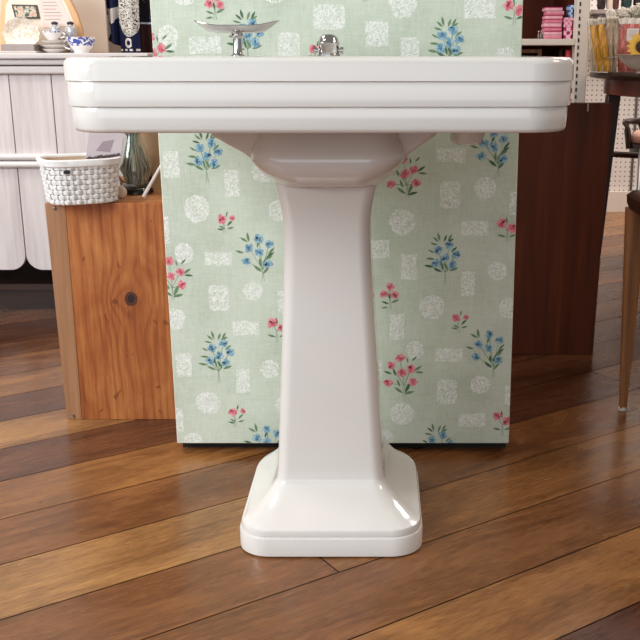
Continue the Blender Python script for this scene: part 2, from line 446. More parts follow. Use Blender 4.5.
def petals(x, z, r, c):
    a0 = rp.uniform(0, 6); n = 6; r *= .93
    for k in range(n):
        a = a0+2*PI*k/n+rp.uniform(-.2, .2); q = rp.uniform(.85, 1.12)
        flat(ell(x+math.cos(a)*r*.5*q, z+math.sin(a)*r*.48*q, r*.46*q, r*.40*q, a, 8, .2), c if k % 3 else c+'_l', 3)
    for k in range(4):
        a = a0+rp.uniform(0, 6); flat(ell(x+math.cos(a)*r*.6, z+math.sin(a)*r*.55, r*.26, r*.13, a+1.3, 6, .2), c+'_l', 4)
    for k in range(4):
        a = a0+rp.uniform(0, 6); flat(ell(x+math.cos(a)*r*.36, z+math.sin(a)*r*.36, r*.24, r*.075, a+rp.uniform(-.5, .5), 6, .2), c+'_d', 5)
    flat(ell(x+rp.uniform(-.1, .1)*r, z, r*.15, r*.12, 0, 7, .2), c+'_d', 5)
def stem(x0, z0, x1, z1, w=.0011, mat='stem'):
    dx, dz = x1-x0, z1-z0; L_ = math.hypot(dx, dz) or 1; nx, nz = -dz/L_*w/2, dx/L_*w/2
    flat([(x0-nx, z0-nz), (x1-nx, z1-nz), (x1+nx, z1+nz), (x0+nx, z0+nz)], mat, 1)
u_ = .00214                                     # about one photo pixel
def bouquet(flowers, root, leaves, c, r=5.2):
    rx, rz = W(*root)
    mx, mz = rx+.0, rz+12*u_
    for fx, fy in flowers:
        x, z = W(fx, fy); stem(mx, mz, x, z, .0012, 'leaf' if rp.random() < .4 else 'stem')
    stem(rx-1.0*u_, rz, mx, mz, .001); stem(rx+1.5*u_, rz+.5*u_, mx, mz, .001)
    for lx, ly, ang, ln in leaves:
        x, z = W(lx, ly); leaf(x, z, ln*u_, ln*.28*u_, math.radians(ang), rp.choice(['leaf', 'leaf', 'leaf_d']))
    for fx, fy in flowers: x, z = W(fx, fy); petals(x, z, r*u_, c)
def off(pts, dx, dy): return [(a+dx, b+dy) for a, b in pts]
# blue bouquet, form one (tall sprig on top) around its centre flower
def blue_one(cx, cy):
    fl = off([(-7, -8), (4, -13), (11, -4), (0, 0), (-9, 5), (7, 7)], cx, cy)
    lv = [(cx-6, cy-16, 140, 8), (cx-5, cy-17, 105, 9), (cx-1, cy-16, 70, 8), (cx+1, cy-15, 30, 9), (cx-7, cy-13, 165, 8), (cx+3, cy-17, 60, 8), (cx-11, cy-5, 150, 7), (cx-10, cy+1, 175, 9), (cx-11, cy+9, 170, 10), (cx-3, cy+14, 155, 10),
          (cx+3, cy+12, 120, 9), (cx+4, cy+13, 20, 10), (cx-5, cy+8, 80, 7), (cx+6, cy-6, 40, 8), (cx-2, cy+12, 100, 8)]
    bouquet(fl, (cx, cy+27), lv, 'blue')
# blue bouquet, form two (leaning right)
def blue_two(cx, cy):
    fl = off([(0, -13), (10, -8), (-10, -4), (0, 0), (-13, 9), (9, 12)], cx, cy)
    lv = [(cx-11, cy-10, 150, 9), (cx-10, cy-10, 100, 10), (cx-15, cy+1, 165, 9), (cx+7, cy+6, 35, 10), (cx+9, cy+3, 50, 10), (cx+3, cy+20, 140, 11), (cx+4, cy+22, 50, 10), (cx+2, cy+15, 100, 9), (cx+4, cy+14, 70, 9), (cx-2, cy-4, 75, 8), (cx+5, cy+8, 25, 9)]
    bouquet(fl, (cx+4, cy+30), lv, 'blue')
def pink_big(cx, cy):
    fl = off([(-2, -15), (-11, -8), (0, 0), (9, -4), (11, 9), (-14, 10)], cx, cy)
    lv = [(cx+12, cy-2, 35, 10), (cx+13, cy-1, -5, 9), (cx+10, cy-12, 45, 7), (cx-10, cy+1, 160, 9), (cx-6, cy+3, 110, 9), (cx+1, cy+20, 145, 11), (cx+2, cy+21, 15, 11), (cx+3, cy+20, 65, 13), (cx-2, cy+14, 110, 9), (cx+6, cy-10, 100, 6)]
    bouquet(fl, (cx+2, cy+24), lv, 'pink')
def pink_small(cx, cy):
    bouquet(off([(-3, -1), (0, -2)], cx, cy)[:1], (cx-1, cy+14), [(cx, cy+9, 150, 7), (cx+2, cy+9, 15, 7), (cx+2, cy+6, 45, 8), (cx+1, cy-3, 75, 6), (cx-1, cy+10, 170, 7)], 'pink', 5.2)
    x, z = W(cx+7, cy-2); petals(x, z, 3.4*u_, 'pink')
def pink_pair(cx, cy):
    bouquet(off([(-4, -2), (6, 3)], cx, cy), (cx+1, cy+18), [(cx, cy+12, 165, 9), (cx+3, cy+12, 20, 8), (cx+1, cy, 95, 8)], 'pink', 5.6)
def pink_trio(cx, cy):
    bouquet(off([(1, -7), (-5, 0), (6, 1)], cx, cy), (cx+1, cy+16), [(cx, cy+10, 160, 8), (cx+2, cy+9, 25, 9), (cx-1, cy+13, 190, 7), (cx+1, cy+6, 100, 7)], 'pink', 4.8)
def lace(kind, cx, cy, w, h):
    x, z = W(cx, cy); w = w*u_/2; h = h*u_/2
    if kind == 'o': flat(ell(x, z, w, h, 0, 22, .07), 'lace', 1)
    elif kind == 's':
        o = []
        for sx_, sz_, a0 in ((1, 1, 0), (-1, 1, 90), (-1, -1, 180), (1, -1, 270)):
            for k in range(4): a = math.radians(a0+k*30); o.append((x+sx_*w*.62+math.cos(a)*w*.38, z+sz_*h*.62+math.sin(a)*h*.38))
        flat(o, 'lace', 1)
    else:
        o = []
        for a, b in (((-1, -1), (1, -1)), ((1, -1), (1, 1)), ((1, 1), (-1, 1)), ((-1, 1), (-1, -1))):
            for t in range(6): o.append((x+(a[0]+(b[0]-a[0])*t/6)*w+rp.uniform(-1, 1)*.0012, z+(a[1]+(b[1]-a[1])*t/6)*h+rp.uniform(-1, 1)*.0012))
        flat(o, 'lace', 1)
for k, cx, cy, w, h in [('o', 168, 38, 19, 24), ('r', 205, 45, 29, 15), ('s', 289, 45, 20, 22), ('s', 329, 17, 29, 22), ('r', 377, 34, 21, 22), ('o', 403, 1, 27, 30), ('r', 410, 48, 17, 18), ('r', 480, 8, 29, 18), ('o', 505, 55, 18, 14),
        ('o', 184, -4, 22, 16), ('o', 274, -5, 20, 14),
        ('r', 171, 165, 15, 26), ('r', 232, 183, 14, 26), ('o', 197, 209, 25, 26), ('o', 280, 211, 22, 22), ('o', 262, 172, 20, 20), ('o', 184, 253, 18, 21), ('r', 218, 259, 26, 13), ('s', 219, 298, 20, 26), ('o', 253, 291, 20, 19),
        ('o', 175, 319, 21, 22), ('r', 246, 328, 26, 14), ('r', 285, 302, 14, 22), ('r', 184, 365, 15, 24), ('r', 243, 381, 13, 25), ('o', 270, 369, 19, 19), ('o', 208, 403, 25, 25), ('r', 178, 420, 10, 25), ('o', 193, 441, 20, 18), ('r', 165, 230, 8, 26), ('o', 284, 405, 18, 18),
        ('r', 451, 155, 28, 14), ('s', 450, 195, 19, 26), ('o', 485, 188, 21, 21), ('r', 475, 228, 26, 14), ('o', 402, 222, 25, 25), ('r', 380, 249, 18, 18), ('r', 409, 267, 15, 25), ('r', 468, 284, 13, 25), ('o', 497, 271, 19, 19), ('r', 516, 203, 12, 22),
        ('o', 432, 307, 25, 25), ('o', 509, 308, 20, 22), ('r', 397, 327, 14, 26), ('o', 415, 350, 18, 19), ('r', 449, 355, 27, 13), ('s', 447, 392, 20, 26), ('o', 480, 385, 20, 19), ('o', 402, 414, 25, 24), ('r', 472, 420, 27, 14), ('r', 510, 395, 10, 20), ('o', 384, 438, 20, 18), ('r', 378, 370, 8, 18),
        # behind the sink, following the repeat
        ('r', 330, 215, 26, 14), ('s', 330, 262, 20, 26), ('o', 350, 235, 20, 20), ('o', 310, 330, 25, 25), ('r', 340, 380, 14, 26), ('o', 350, 330, 20, 20), ('r', 325, 425, 27, 14), ('r', 350, 150, 26, 14), ('o', 190, 95, 24, 24), ('r', 240, 100, 27, 14), ('o', 300, 95, 24, 24), ('s', 370, 95, 20, 26), ('r', 480, 100, 15, 25), ('o', 170, 120, 18, 18)]: lace(k, cx, cy, w, h)
for c in [(248, 36), (449, 43), (207+10, 156), (219, 356), (445, 258), (439, 448), (330, 120), (315, 290)]:
    if c == (217, 156): blue_one(207, 156)
    else: blue_one(*c)
for c in [(259, 252), (494, 147), (489, 348), (267, 442), (345, 410)]: blue_two(*c)
for c in [(405, 174), (402, 373), (171, 276), (152, 52), (290, 130)]: pink_big(*c)
for c in [(225, 220), (236, 413), (459, 319), (366, -12), (316, 50), (350, 190), (300, 380)]: pink_small(*c)
for c in [(506, 225), (513, 7), (501, 418), (276, 325)]: pink_pair(*c)
for c in [(389, 294), (214, 4)]: pink_trio(*c)
# the repeat goes on above the picture
for dx, dy, kind in [(190, -60, 0), (250, -90, 1), (320, -50, 2), (400, -80, 0), (470, -60, 1), (430, -130, 3), (220, -140, 3), (330, -150, 0), (500, -120, 2)]:
    (blue_one, pink_small, pink_big, blue_two)[kind](dx, dy)
for i in range(26): lace('ors'[i % 3], 165+(i*73) % 350, -25-(i*31) % 170, 22, 20)
E_.build('wallpaper', list(MI), panel)

# ================================================================== ROOM SHELL
def wallbox(name, x0, x1, y0, y1, z0, z1, mat):
    return struct(MB().box(x0, x1, y0, y1, z0, z1).build(name, mat))
wallbox('wall_left_back', -4.2, .36, 3.80, 3.92, 0, 2.9, 'beige')
wallbox('wall_right_back', .36, 4.2, 5.36, 5.48, 0, 2.9, 'peg')
wallbox('wall_return', .36, .46, 3.92, 5.36, 0, 2.9, 'white_paint')
wallbox('baseboard_right_back', .46, 4.2, 5.335, 5.36, 0, .11, 'warm_white')
for x in (P(628+9, 100, 5.35)[0], P(637+9, 100, 5.35)[0]+.75, 3.3): wallbox('trim_1', x-.004, x+.004, 5.352, 5.36, .11, 2.9, 'steel') if False else None
wallbox('trim_1', P(637, 100, 5.35)[0]-.006, P(637, 100, 5.35)[0]+.006, 5.350, 5.36, .11, 2.9, 'steel')
# ================================================================== WHITEWASHED CABINET
YC = 3.15
cxl = P(0, 200, YC)[0]-.55; cxr = P(150, 200, YC)[0]
zb = P(20, 270, YC)[2]
cab = thing('beadboard_cabinet', ((cxl+cxr)/2, YC+.25, 0), 'low whitewashed cabinet of vertical boards with a scalloped lower edge', 'cabinet')
zt = P(20, 53, YC)[2]
mb = MB(); mb.box(cxl-.03, cxr+.03, YC-.035, YC+.49, zt-.018, zt); mb.build('top', 'whitewash_h', cab, bevel=.004)
zm0 = P(20, 74, YC)[2]
mb = MB(); mb.box(cxl-.015, cxr+.015, YC-.022, YC+.02, P(0, 66, YC)[2]+.003, zt-.018); mb.build('moulding', 'whitewash_h', cab, bevel=.005, bseg=3)
mb = MB(); mb.box(cxl-.01, cxr+.01, YC-.016, YC+.02, zm0, P(0, 66, YC)[2]); mb.build('moulding', 'whitewash_h', cab, bevel=.006, bseg=3)
# boards: board edges seen at photo x 15 and 58 at rail height
xb1, xb2 = P(17, 165, YC)[0], P(58.5, 165, YC)[0]; bw = xb2-xb1
k0 = -6
x = xb1+k0*bw
while x < cxr-.02:
    x0, x1 = max(x, cxl)+.0015, min(x+bw, cxr)-.0015
    if x1-x0 > .03:
        r = .05; pts = [(x0, zm0+.002), (x0, zb+r)]
        pts += [(x0+r-r*math.cos(a*PI/16), zb+r-r*math.sin(a*PI/16)) for a in range(1, 8)]+[(x0+r, zb), (x1-r, zb)] if x1-x0 > 2.1*r else [(x0, zb), (x1, zb)]
        if x1-x0 > 2.1*r: pts += [(x1-r+r*math.sin(a*PI/16), zb+r-r*math.cos(a*PI/16)) for a in range(1, 8)]+[(x1, zb+r)]
        pts += [(x1, zm0+.002)]
        mb = MB(); mb.prism(pts, YC, YC+.018); mb.build('board', 'whitewash', cab, bevel=.0012)
    x += bw
for yy in (157, 164.5):
    z = P(10, yy, YC-.01)[2]; mb = MB(); mb.tube([(cxl, YC-.008, z), (P(60, 160, YC)[0], YC-.008, z)], .0105, 14); mb.build('rail', 'white_paint', cab, smooth=50)
mb = MB(); mb.box(cxl, cxl+.02, YC+.02, YC+.47, .11, zt-.018); mb.box(cxr-.02, cxr, YC+.02, YC+.47, .11, zt-.018); mb.box(cxl, cxr, YC+.45, YC+.47, .0, zt-.018)
mb.build('carcass', 'whitewash', cab)
mb = MB(); mb.box(cxl+.02, cxr-.02, YC+.06, YC+.45, P(0, 284, YC+.06)[2]-.02, P(0, 284, YC+.06)[2]); mb.build('bottom_shelf', 'wood_deep', cab)
mb = MB(); mb.box(cxl+.02, cxr-.02, YC+.08, YC+.10, 0, P(0, 284, YC+.08)[2]-.02); mb.build('plinth', 'wood_deep', cab)
# ------------------------------------------------------------------ things on the cabinet
def onY(px, py, Y): return P(px, py, Y)
paperM = plain('pink_printed_paper', (238, 214, 206), .7, 0, .03, 10, .3)
woodL = wood('pale_orange_wood', (196, 146, 100), (224, 180, 134), (240, 206, 168), 'z', .5, 30, .3)
cardM = plain('cream_card', (240, 226, 208), .7, 0, .04, 20, .3)
textM = plain('grey_print', (176, 150, 146), .8, 0, .05); M['textM'] = textM
darkfr = plain('dark_frame', (60, 52, 46), .5)
def picm():
    m, nt, b = new_mat('small_floral_picture', .5, 0, .3)
    x, y, z = coords(nt); v = vec(nt, x, y*0, z); n = noise(nt, v, 70, 4, .6); 
    nt.links.new(ramp(nt, n, [(.38, lin((60, 58, 60))), (.46, lin((128, 140, 124))), (.52, lin((222, 208, 190))), (.6, lin((206, 160, 130)))]), b.inputs['Base Color'])
    return m
Y0 = YC+.22
ra = thing('arched_sign', (P(36, 53, Y0)[0], Y0+.01, zt), 'tall pale wooden arch shaped sign board with pink paper and small dark picture', 'sign')
Rt = [(83.5, 52), (84, 44), (82, 30), (77, 14), (70, 0), (62, -14), (50, -26), (36, -32)]
Lt = [(20, -28), (8, -16), (2, -2), (0, 15), (-1, 34), (0, 52)]
pts = [(P(a, b, Y0)[0], P(a, b, Y0)[2]) for a, b in Rt+Lt]; pts[0] = (pts[0][0], zt); pts[-1] = (pts[-1][0], zt)
MB().prism(pts[::-1], Y0, Y0+.02).build('board', woodL, ra, bevel=.002)
def inset(name, pl, y0, y1, mats, par, bevel=.0005, Y=None):
    MB_ = MB(); MB_.prism([(P(a, b, Y or Y0)[0], P(a, b, Y or Y0)[2]) for a, b in pl], y0, y1); return MB_.build(name, mats, par, bevel=bevel)
inset('mount', [(7, 52), (5, 28), (6, 6), (14, -10), (36, -24), (50, -20), (66, 4), (73, 20), (77, 36), (77, 50)][::-1], Y0-.002, Y0, cardM, ra)
pp = inset('printed_sheet', [(40, -16), (55, -12), (66, 10), (73, 26), (44, 28), (38, -2)], Y0-.0045, Y0-.002, paperM, ra)
mb = MB()
for i in range(9):
    yy = -8+i*3.4; xa = 41+max(0, (yy))*.12; xb = 56+yy*.42
    a = P(xa+1.5, yy, Y0); b = P(xb, yy+.2, Y0); mb.box(a[0], b[0]-(.01 if i % 3 == 2 else 0), Y0-.0052, Y0-.0045, a[2]-.0012, a[2]+.0006)
mb.build('lines_of_print', 'textM', pp)
fr = inset('picture_frame', [(12.2, 4.5), (16.2, 19.2), (40.5, 18.6), (37.5, 5.0)], Y0-.008, Y0-.002, darkfr, ra)
inset('picture', [(14.5, 6.2), (17.6, 17.4), (38.4, 17), (36, 6.6)], Y0-.0095, Y0-.008, picm(), fr)
# lace plate leaning against the sign on a slim grey book
Y1 = YC+.10
def lacep():
    m, nt, b = new_mat('embossed_cream_china', .25, 0, .5)
    x, y, z = coords(nt); n = noise(nt, vec(nt, x, y, z), 55, 3, .5, 1.5); r = (n*40.0).sin()*.5+.5
    nt.links.new(ramp(nt, n, [(.35, lin((222, 200, 178))), (.5, lin((242, 230, 214))), (.65, lin((248, 240, 228)))]), b.inputs['Base Color']); bump(nt, b, n, .8, .006); return m
bk = MB(); a = P(2, 52, Y1); b = P(34.5, 45, Y1); b2 = P(36, 52, Y1)
st = thing('grey_plate_stand', ((a[0]+b[0])/2, Y1+.03, zt), 'low grey block under the upright cream embossed plate', 'plate stand')
MB().box(a[0], b[0]+.002, Y1-.01, Y1+.10, zt, b[2]+.003).build('block', plain('grey_stone', (150, 136, 132), .5), st, bevel=.003)
MB().box(a[0]-.006, b[0]+.008, Y1-.014, Y1+.104, zt, zt+.006).build('foot', plain('pale_grey_foot', (206, 194, 188), .5), st, bevel=.002)
c = P(20, 34, Y1+.03); rx = P(38.5, 34, Y1+.03)[0]-c[0]
mb = MB(); secs = []
for k, (r, d) in enumerate([(0.02, .012), (.5, .012), (.62, .010), (.78, .003), (1, -.004), (1.0, -.001), (.8, .008), (.6, .016), (.02, .017)]):
    secs.append([(c[0]+math.cos(2*PI*i/64)*rx*r*(1+(.03*math.cos(2*PI*i/64*14) if r > .9 else 0)), Y1+.045+d, c[2]+.003+math.sin(2*PI*i/64)*rx*.82*r*(1+(.03*math.cos(2*PI*i/64*14) if r > .9 else 0))) for i in range(64)])
mb.loft(secs); tag(mb.build('embossed_plate', lacep(), None, (c[0], Y1+.05, b[2]+.003), smooth=60), 'round cream embossed lace plate standing upright on the grey block', 'plate')
def bluewhite():
    m, nt, b = new_mat('blue_and_white_china', .15, 0, .5)
    x, y, z = coords(nt); v = vec(nt, x, y, z); n = noise(nt, v, 95, 3, .6, .6); band = z.gt(.022)
    f = n.gt(.5)*band
    nt.links.new(mix(nt, f, lin((242, 238, 236)), lin((66, 84, 172))), b.inputs['Base Color']); return m
BW = bluewhite(); CH = plain('white_china', (240, 234, 228), .15, 0, .02)
gold = plain('gilt_rim', (170, 140, 104), .3, .6)
YS = YC+.14; cc = P(55, 52, YS); wS = P(70, 52, YS)[0]-cc[0]
hS = (P(55, 40, YS)[2]-zt)/3
for k, ww in enumerate((.84, 1.0, 1.0)):
    z0 = zt+k*hS
    s_ = thing('china_saucer', (cc[0], YS, z0), ['lowest cream saucer of the stack beside the plate stand', 'middle cream saucer of the stack beside the plate stand', 'topmost cream saucer of the stack, under the blue patterned cup'][k], 'saucer', 'stacked cream saucers on the cabinet')
    MB().lathe([(wS*.5*ww, 0), (wS*.55*ww, .001), (wS*.9*ww, hS*.72), (wS*ww, hS*.95), (wS*.97*ww, hS*.995), (wS*.8*ww, hS*.8), (wS*.5*ww, hS*.6), (.002, hS*.6)], (cc[0], YS, z0), 40).build('saucer_body', CH, s_, smooth=50)
    MB().lathe([(wS*ww*.99, hS*.90), (wS*ww*1.012, hS*.93), (wS*ww*.99, hS*.985)], (cc[0], YS, z0), 40, caps=False).build('rim', gold, s_, smooth=50)
def cup(px, py_top, py_bot, wpx, Y, label, zbase, handle=1):
    c = P(px, py_bot, Y); h = P(px, py_top, Y)[2]-zbase; r = wpx/2*(P(1, 0, Y)[0]-P(0, 0, Y)[0])
    t = thing('teacup', (c[0], Y, zbase), label, 'cup', 'blue and white cups on the cabinet')
    sc = h/.045
    MB().lathe([(r*.5, 0), (r*.52, .002), (r*.48, h*.08), (r*.68, h*.3), (r*.86, h*.62), (r*1.0, h), (r*.96, h*.99), (r*.82, h*.6), (r*.6, h*.28), (.002, h*.14)], (c[0], Y, zbase), 40).build('cup_body', BW, t, smooth=60)
    cx_ = c[0]+handle*r*.82
    mb = MB(); mb.tube([(cx_+handle*math.sin(k*PI/8)*r*.42-handle*.002, Y, zbase+h*.55+math.cos(k*PI/8)*h*.3) for k in range(9)], .0028, 8); mb.build('handle', CH, t, smooth=50)
    return t
cup(53, 31, 40, 21, YS, 'blue and white teacup sitting on top of the saucer stack', zt+3*hS+.0006)
cup(82, 37, 53, 30, YC+.12, 'blue and white footed teacup standing alone right of the saucer stack', zt, -1)
silv = M['steel']
for k, (px) in enumerate((57, 72.5)):
    Yj = YC+.185; c = P(px, 52, Yj); r = 6.0*(P(1, 0, Yj)[0]-P(0, 0, Yj)[0]); h = P(px, 21.5, Yj)[2]-zt
    t = thing('glass_jar', (c[0], Yj, zt), ['left small clear jar with dark stopper behind the saucer stack', 'right small clear jar with dark stopper behind the blue and white cups'][k], 'jar', 'small stoppered jars on the cabinet')
    MB().lathe([(r*.8, 0), (r*.9, .004), (r*.55, h*.3), (r*.5, h*.48), (r*.95, h*.56), (r, h*.68), (r*.9, h*.8), (r*.45, h*.86), (r*.45, h*.9)], (c[0], Yj, zt), 28).build('jar_body', plain('silvered_glass', (206, 206, 210), .12, .45), t, smooth=45)
    MB().lathe([(r*.5, h*.90), (r*.55, h*.92), (r*.55, h*.97), (r*.3, h)], (c[0], Yj, zt), 20).build('stopper', plain('dark_metal', (70, 72, 84), .3, .6), t, smooth=45)
# beige display board leaning behind
a = P(40, 52, 3.56)[0]; b = P(105.5, 52, 3.56)[0]
t = MB().box(a, b, 3.60, 3.615, zt, 1.16); tag(t.build('beige_board', plain('beige_card', (216, 200, 184), .8, 0, .02, 6), None, (a, 3.6, zt), bevel=.002), 'plain beige board standing on the cabinet behind the arched sign', 'board')
# hanging cloths
def cloth(name, pxs, pyb, Y, mat, label, folds, ph, depth=.03):
    x0 = P(pxs[0], 40, Y)[0]; x1 = P(pxs[1], 40, Y)[0]; zt_ = 1.20; mb = MB(); n = 48; mrows = 14; base = len(mb.v)
    def yy(t, zz): return Y+math.sin(t*folds*2*PI+ph)*depth*.4*(1+.3*math.sin(zz*9))
    for side in (0, 1):
        for j in range(mrows+1):
            for i in range(n+1):
                t = i/n; zb_ = P(320, pyb[0]+(pyb[1]-pyb[0])*t, Y)[2]; z = zt_+(zb_-zt_)*j/mrows
                mb.v.append((x0+(x1-x0)*t+math.sin(j*.4)*.002, yy(t, z)+side*.003, z))
    N = (n+1)*(mrows+1)
    for j in range(mrows):
        for i in range(n):
            a = j*(n+1)+i; mb.face((a, a+n+1, a+n+2, a+1)); mb.face((N+a, N+a+1, N+a+n+2, N+a+n+1))
    for i in range(n):
        a = mrows*(n+1)+i; mb.face((a, N+a, N+a+1, a+1)); mb.face((i, i+1, N+i+1, N+i))
    for j in range(mrows):
        a = j*(n+1); mb.face((a, N+a, N+a+n+1, a+n+1)); a += n; mb.face((a, a+n+1, N+a+n+1, N+a))
    o = mb.build(name, mat, None, ((x0+x1)/2, Y, zt_), smooth=60); return o
def clothmat(kind):
    m, nt, b = new_mat('navy_patterned_cloth' if kind == 0 else ('striped_navy_cloth' if kind == 1 else 'black_speckled_cloth'), .85, 0, .2)
    x, y, z = coords(nt); v = vec(nt, x, y*0, z)
    navy = lin((28, 32, 66)); white = lin((222, 218, 208))
    zb_ = P(320, 35, 3.66)[2]-1.20
    if kind == 0:
        d = ((x/.038)**2.0)+((z-(zb_+.105))/.112)**4.0
        line = (noise(nt, v, 60, 2, .5, 1.2)*30.0+x*260.0+z*420.0).sin().gt(.55)
        f = d.lt(1.0); inner = line
        zz = z-(zb_-.028); d2 = ((x+.004)/.016)**2.0+(zz/.017)**2.0
        cc_ = d2.lt(1.0)*d2.gt(.25)*((x-.004)*1.0).lt(.004)
        c = mix(nt, f, navy, white); c = mix(nt, f*inner, c, lin((52, 46, 56)))
        c = mix(nt, cc_, c, white)
        st = (z-(zb_-.052)).abs().lt(.0035)*(x*300.0).sin().gt(-.2); c = mix(nt, st, c, white)
    elif kind == 1:
        n = noise(nt, v, 16, 1, .4, 1.0); f = ((x*30.0+z*-26.0+n*4.0).sin()).gt(.72)
        c = mix(nt, f, navy, lin((206, 202, 200)))
    else:
        n = noise(nt, v, 55, 2, .5, .5); f = n.gt(.66)*z.gt(zb_+.03)
        c = mix(nt, f, lin((20, 18, 28)), lin((150, 158, 178)))
        c = mix(nt, (z-(zb_+.04)).abs().lt(.003), c, lin((170, 176, 190)))
        c = mix(nt, z.lt(zb_+.034), c, lin((48, 24, 22)))
    nt.links.new(c, b.inputs['Base Color']); return m
YT = 3.66
hr = thing('hanging_rail', (P(128, 40, YT)[0], YT, 1.19), 'dark rail on the wall from which the patterned cloths hang', 'rail')
mb = MB(); xa, xb = P(100, 40, YT)[0], P(158, 40, YT)[0]; mb.tube([(xa, YT+.0, 1.205), (xb, YT+.0, 1.205)], .008, 12); mb.build('bar', 'wood_deep', hr, smooth=50)
for x in (xa+.01, xb-.01): MB().tube([(x, YT, 1.205), (x, 3.80, 1.205)], .006, 10).build('bracket', 'wood_deep', hr, smooth=50)
tag(cloth('patterned_cloth', (106, 124), (40, 48), YT-.03, clothmat(1), '', 1.5, 0), 'navy cloth with slanting white bands, hanging leftmost behind the sink', 'cloth')
tag(cloth('patterned_cloth', (120, 140), (53, 54.5), YT-.055, clothmat(0), '', 1, 1), 'navy cloth with a large white oval motif hanging above the cabinet', 'cloth')
tag(cloth('patterned_cloth', (136.5, 160), (55, 56), YT-.015, clothmat(2), '', 1.6, 2), 'black speckled cloth hanging beside the edge of the papered panel', 'cloth')
# ================================================================== WOODEN BLOCK CRATE
YK = 2.19; kl0, kl1 = P(44.5, 203, YK), P(67, 420, YK); kz = kl0[2]; kr = P(157, 300, YK)[0]+.085
kn = P(131, 299, YK)
M['crate'] = crate_mat('knotty_orange_pine', kn[0]-(kl1[0]), kn[2], ((118, 58, 26), (164, 92, 45), (198, 130, 72)))
M['crate_strip'] = wood('greyish_pine_edge', (136, 92, 62), (164, 118, 82), (184, 138, 100), 'z', .5, 60)
M['crate_top'] = wood('pine_top', (142, 86, 46), (178, 116, 68), (200, 142, 92), 'y', .4, 40)
crate = thing('pine_crate', (kl1[0], YK, 0), 'knotty orange pine box standing on end with basket on top', 'crate')
sx = P(66, 203, YK)[0]; sb = P(83, 420, YK)[0]; ddx = kl1[0]-kl0[0]
mb = MB()
def skew(x0, x1, y0, y1, z0, z1):
    b = len(mb.v); 
    for z in (z0, z1):
        k = (1-z/kz)*0+z/kz
        a0 = x0-ddx*k*0; 
        for (x, y) in ((x0, y0), (x1, y0), (x1, y1), (x0, y1)): mb.v.append((x, y, z))
    for q in ((3, 2, 1, 0), (4, 5, 6, 7), (0, 1, 5, 4), (1, 2, 6, 5), (2, 3, 7, 6), (3, 0, 4, 7)): mb.face([b+i for i in q])
mb.v += []
x1_ = kl1[0]+.0365
mb = MB(); mb.loft([[(x1_, YK, 0), (kr, YK, 0), (kr, YK+.02, 0), (x1_, YK+.02, 0)], [(sx-.002, YK, kz), (kr, YK, kz), (kr, YK+.02, kz), (sx-.002, YK+.02, kz)]]); mb.build('front_board', 'crate', crate, bevel=.0012)
mb = MB(); mb.loft([[(kl1[0], YK, 0), (x1_-.0003, YK, 0), (x1_-.0003, YK+.30, 0), (kl1[0], YK+.30, 0)], [(kl0[0], YK, kz), (sx-.0023, YK, kz), (sx-.0023, YK+.3, kz), (kl0[0], YK+.3, kz)]]); mb.build('side_board', 'crate_strip', crate, bevel=.0012)
MB().box(sx-.0018, kr, YK+.0203, YK+.30, kz-.018, kz).build('top_board', 'crate_top', crate, bevel=.0008)
mb = MB(); mb.loft([[(kr-.02, YK+.0203, 0), (kr, YK+.0203, 0), (kr, YK+.3, 0), (kr-.02, YK+.3, 0)], [(kr-.02, YK+.0203, kz-.0185), (kr, YK+.0203, kz-.0185), (kr, YK+.3, kz-.0185), (kr-.02, YK+.3, kz-.0185)]]); mb.build('side_board', 'crate_strip', crate)
nm = M['steel']
for (px, py) in ((54.5, 208), (73, 416)):
    q = P(px, py, YK); mb = MB(); mb.lathe([(.0001, -.004), (.003, -.0035), (.0042, 0)], (0, 0, 0), 12); mb.v = [(q[0]+a, YK-.001+c_*1.0, q[2]+b_) for a, b_, c_ in mb.v]; mb.build('nail', nm, crate, smooth=50)
# ------------------------------------------------------------------ woven basket
YB = YK-.076
bl, br = P(33.5, 155, YB+.07)[0], P(121.5, 155, YB+.07)[0]; bh = P(80, 161, YB+.01)[2]-kz
bc = ((bl+br)/2-.006, YB+.098); bhx = .0835; bhy = .076
wic = plain('white_painted_wicker', (240, 238, 236), .55, 0, .05, 60, .4)
wic_in = plain('bare_wicker', (208, 184, 158), .7, 0, .1, 60)
bas_t = thing('woven_basket', (bc[0], bc[1], kz+.001), 'white painted woven basket sitting on the pine crate', 'basket')
def bpt(t, z, o=0):                 # rounded-rectangular plan, narrower at the foot
    k = z/bh; hx_ = bhx*(.87+.13*k)+o; hy_ = bhy*(.87+.13*k)+o; a = t*2*PI; c_, s_ = math.cos(a), math.sin(a); e = .62
    x = math.copysign(abs(c_)**e, c_)*hx_; y = math.copysign(abs(s_)**e, s_)*hy_; th = math.radians(27)
    return (bc[0]+x*math.cos(th)-y*math.sin(th)+(.006 if 0 else 0), bc[1]+x*math.sin(th)+y*math.cos(th), kz+.001+z)
NS, NR = 40, 8
cum = [0]; NN = 720
for i in range(NN): a = bpt(i/NN, bh); b = bpt((i+1)/NN, bh); cum.append(cum[-1]+math.hypot(a[0]-b[0], a[1]-b[1]))
def tt(s_):
    s_ = (s_ % 1)*cum[-1]
    lo, hi = 0, NN
    while hi-lo > 1:
        m_ = (lo+hi)//2
        if cum[m_] <= s_: lo = m_
        else: hi = m_
    return (lo+(s_-cum[lo])/max(1e-9, cum[hi]-cum[lo]))/NN
TT = [tt(i/(NS*4)) for i in range(NS*4+1)]
mb = MB(); rowh = (bh-.014)/NR
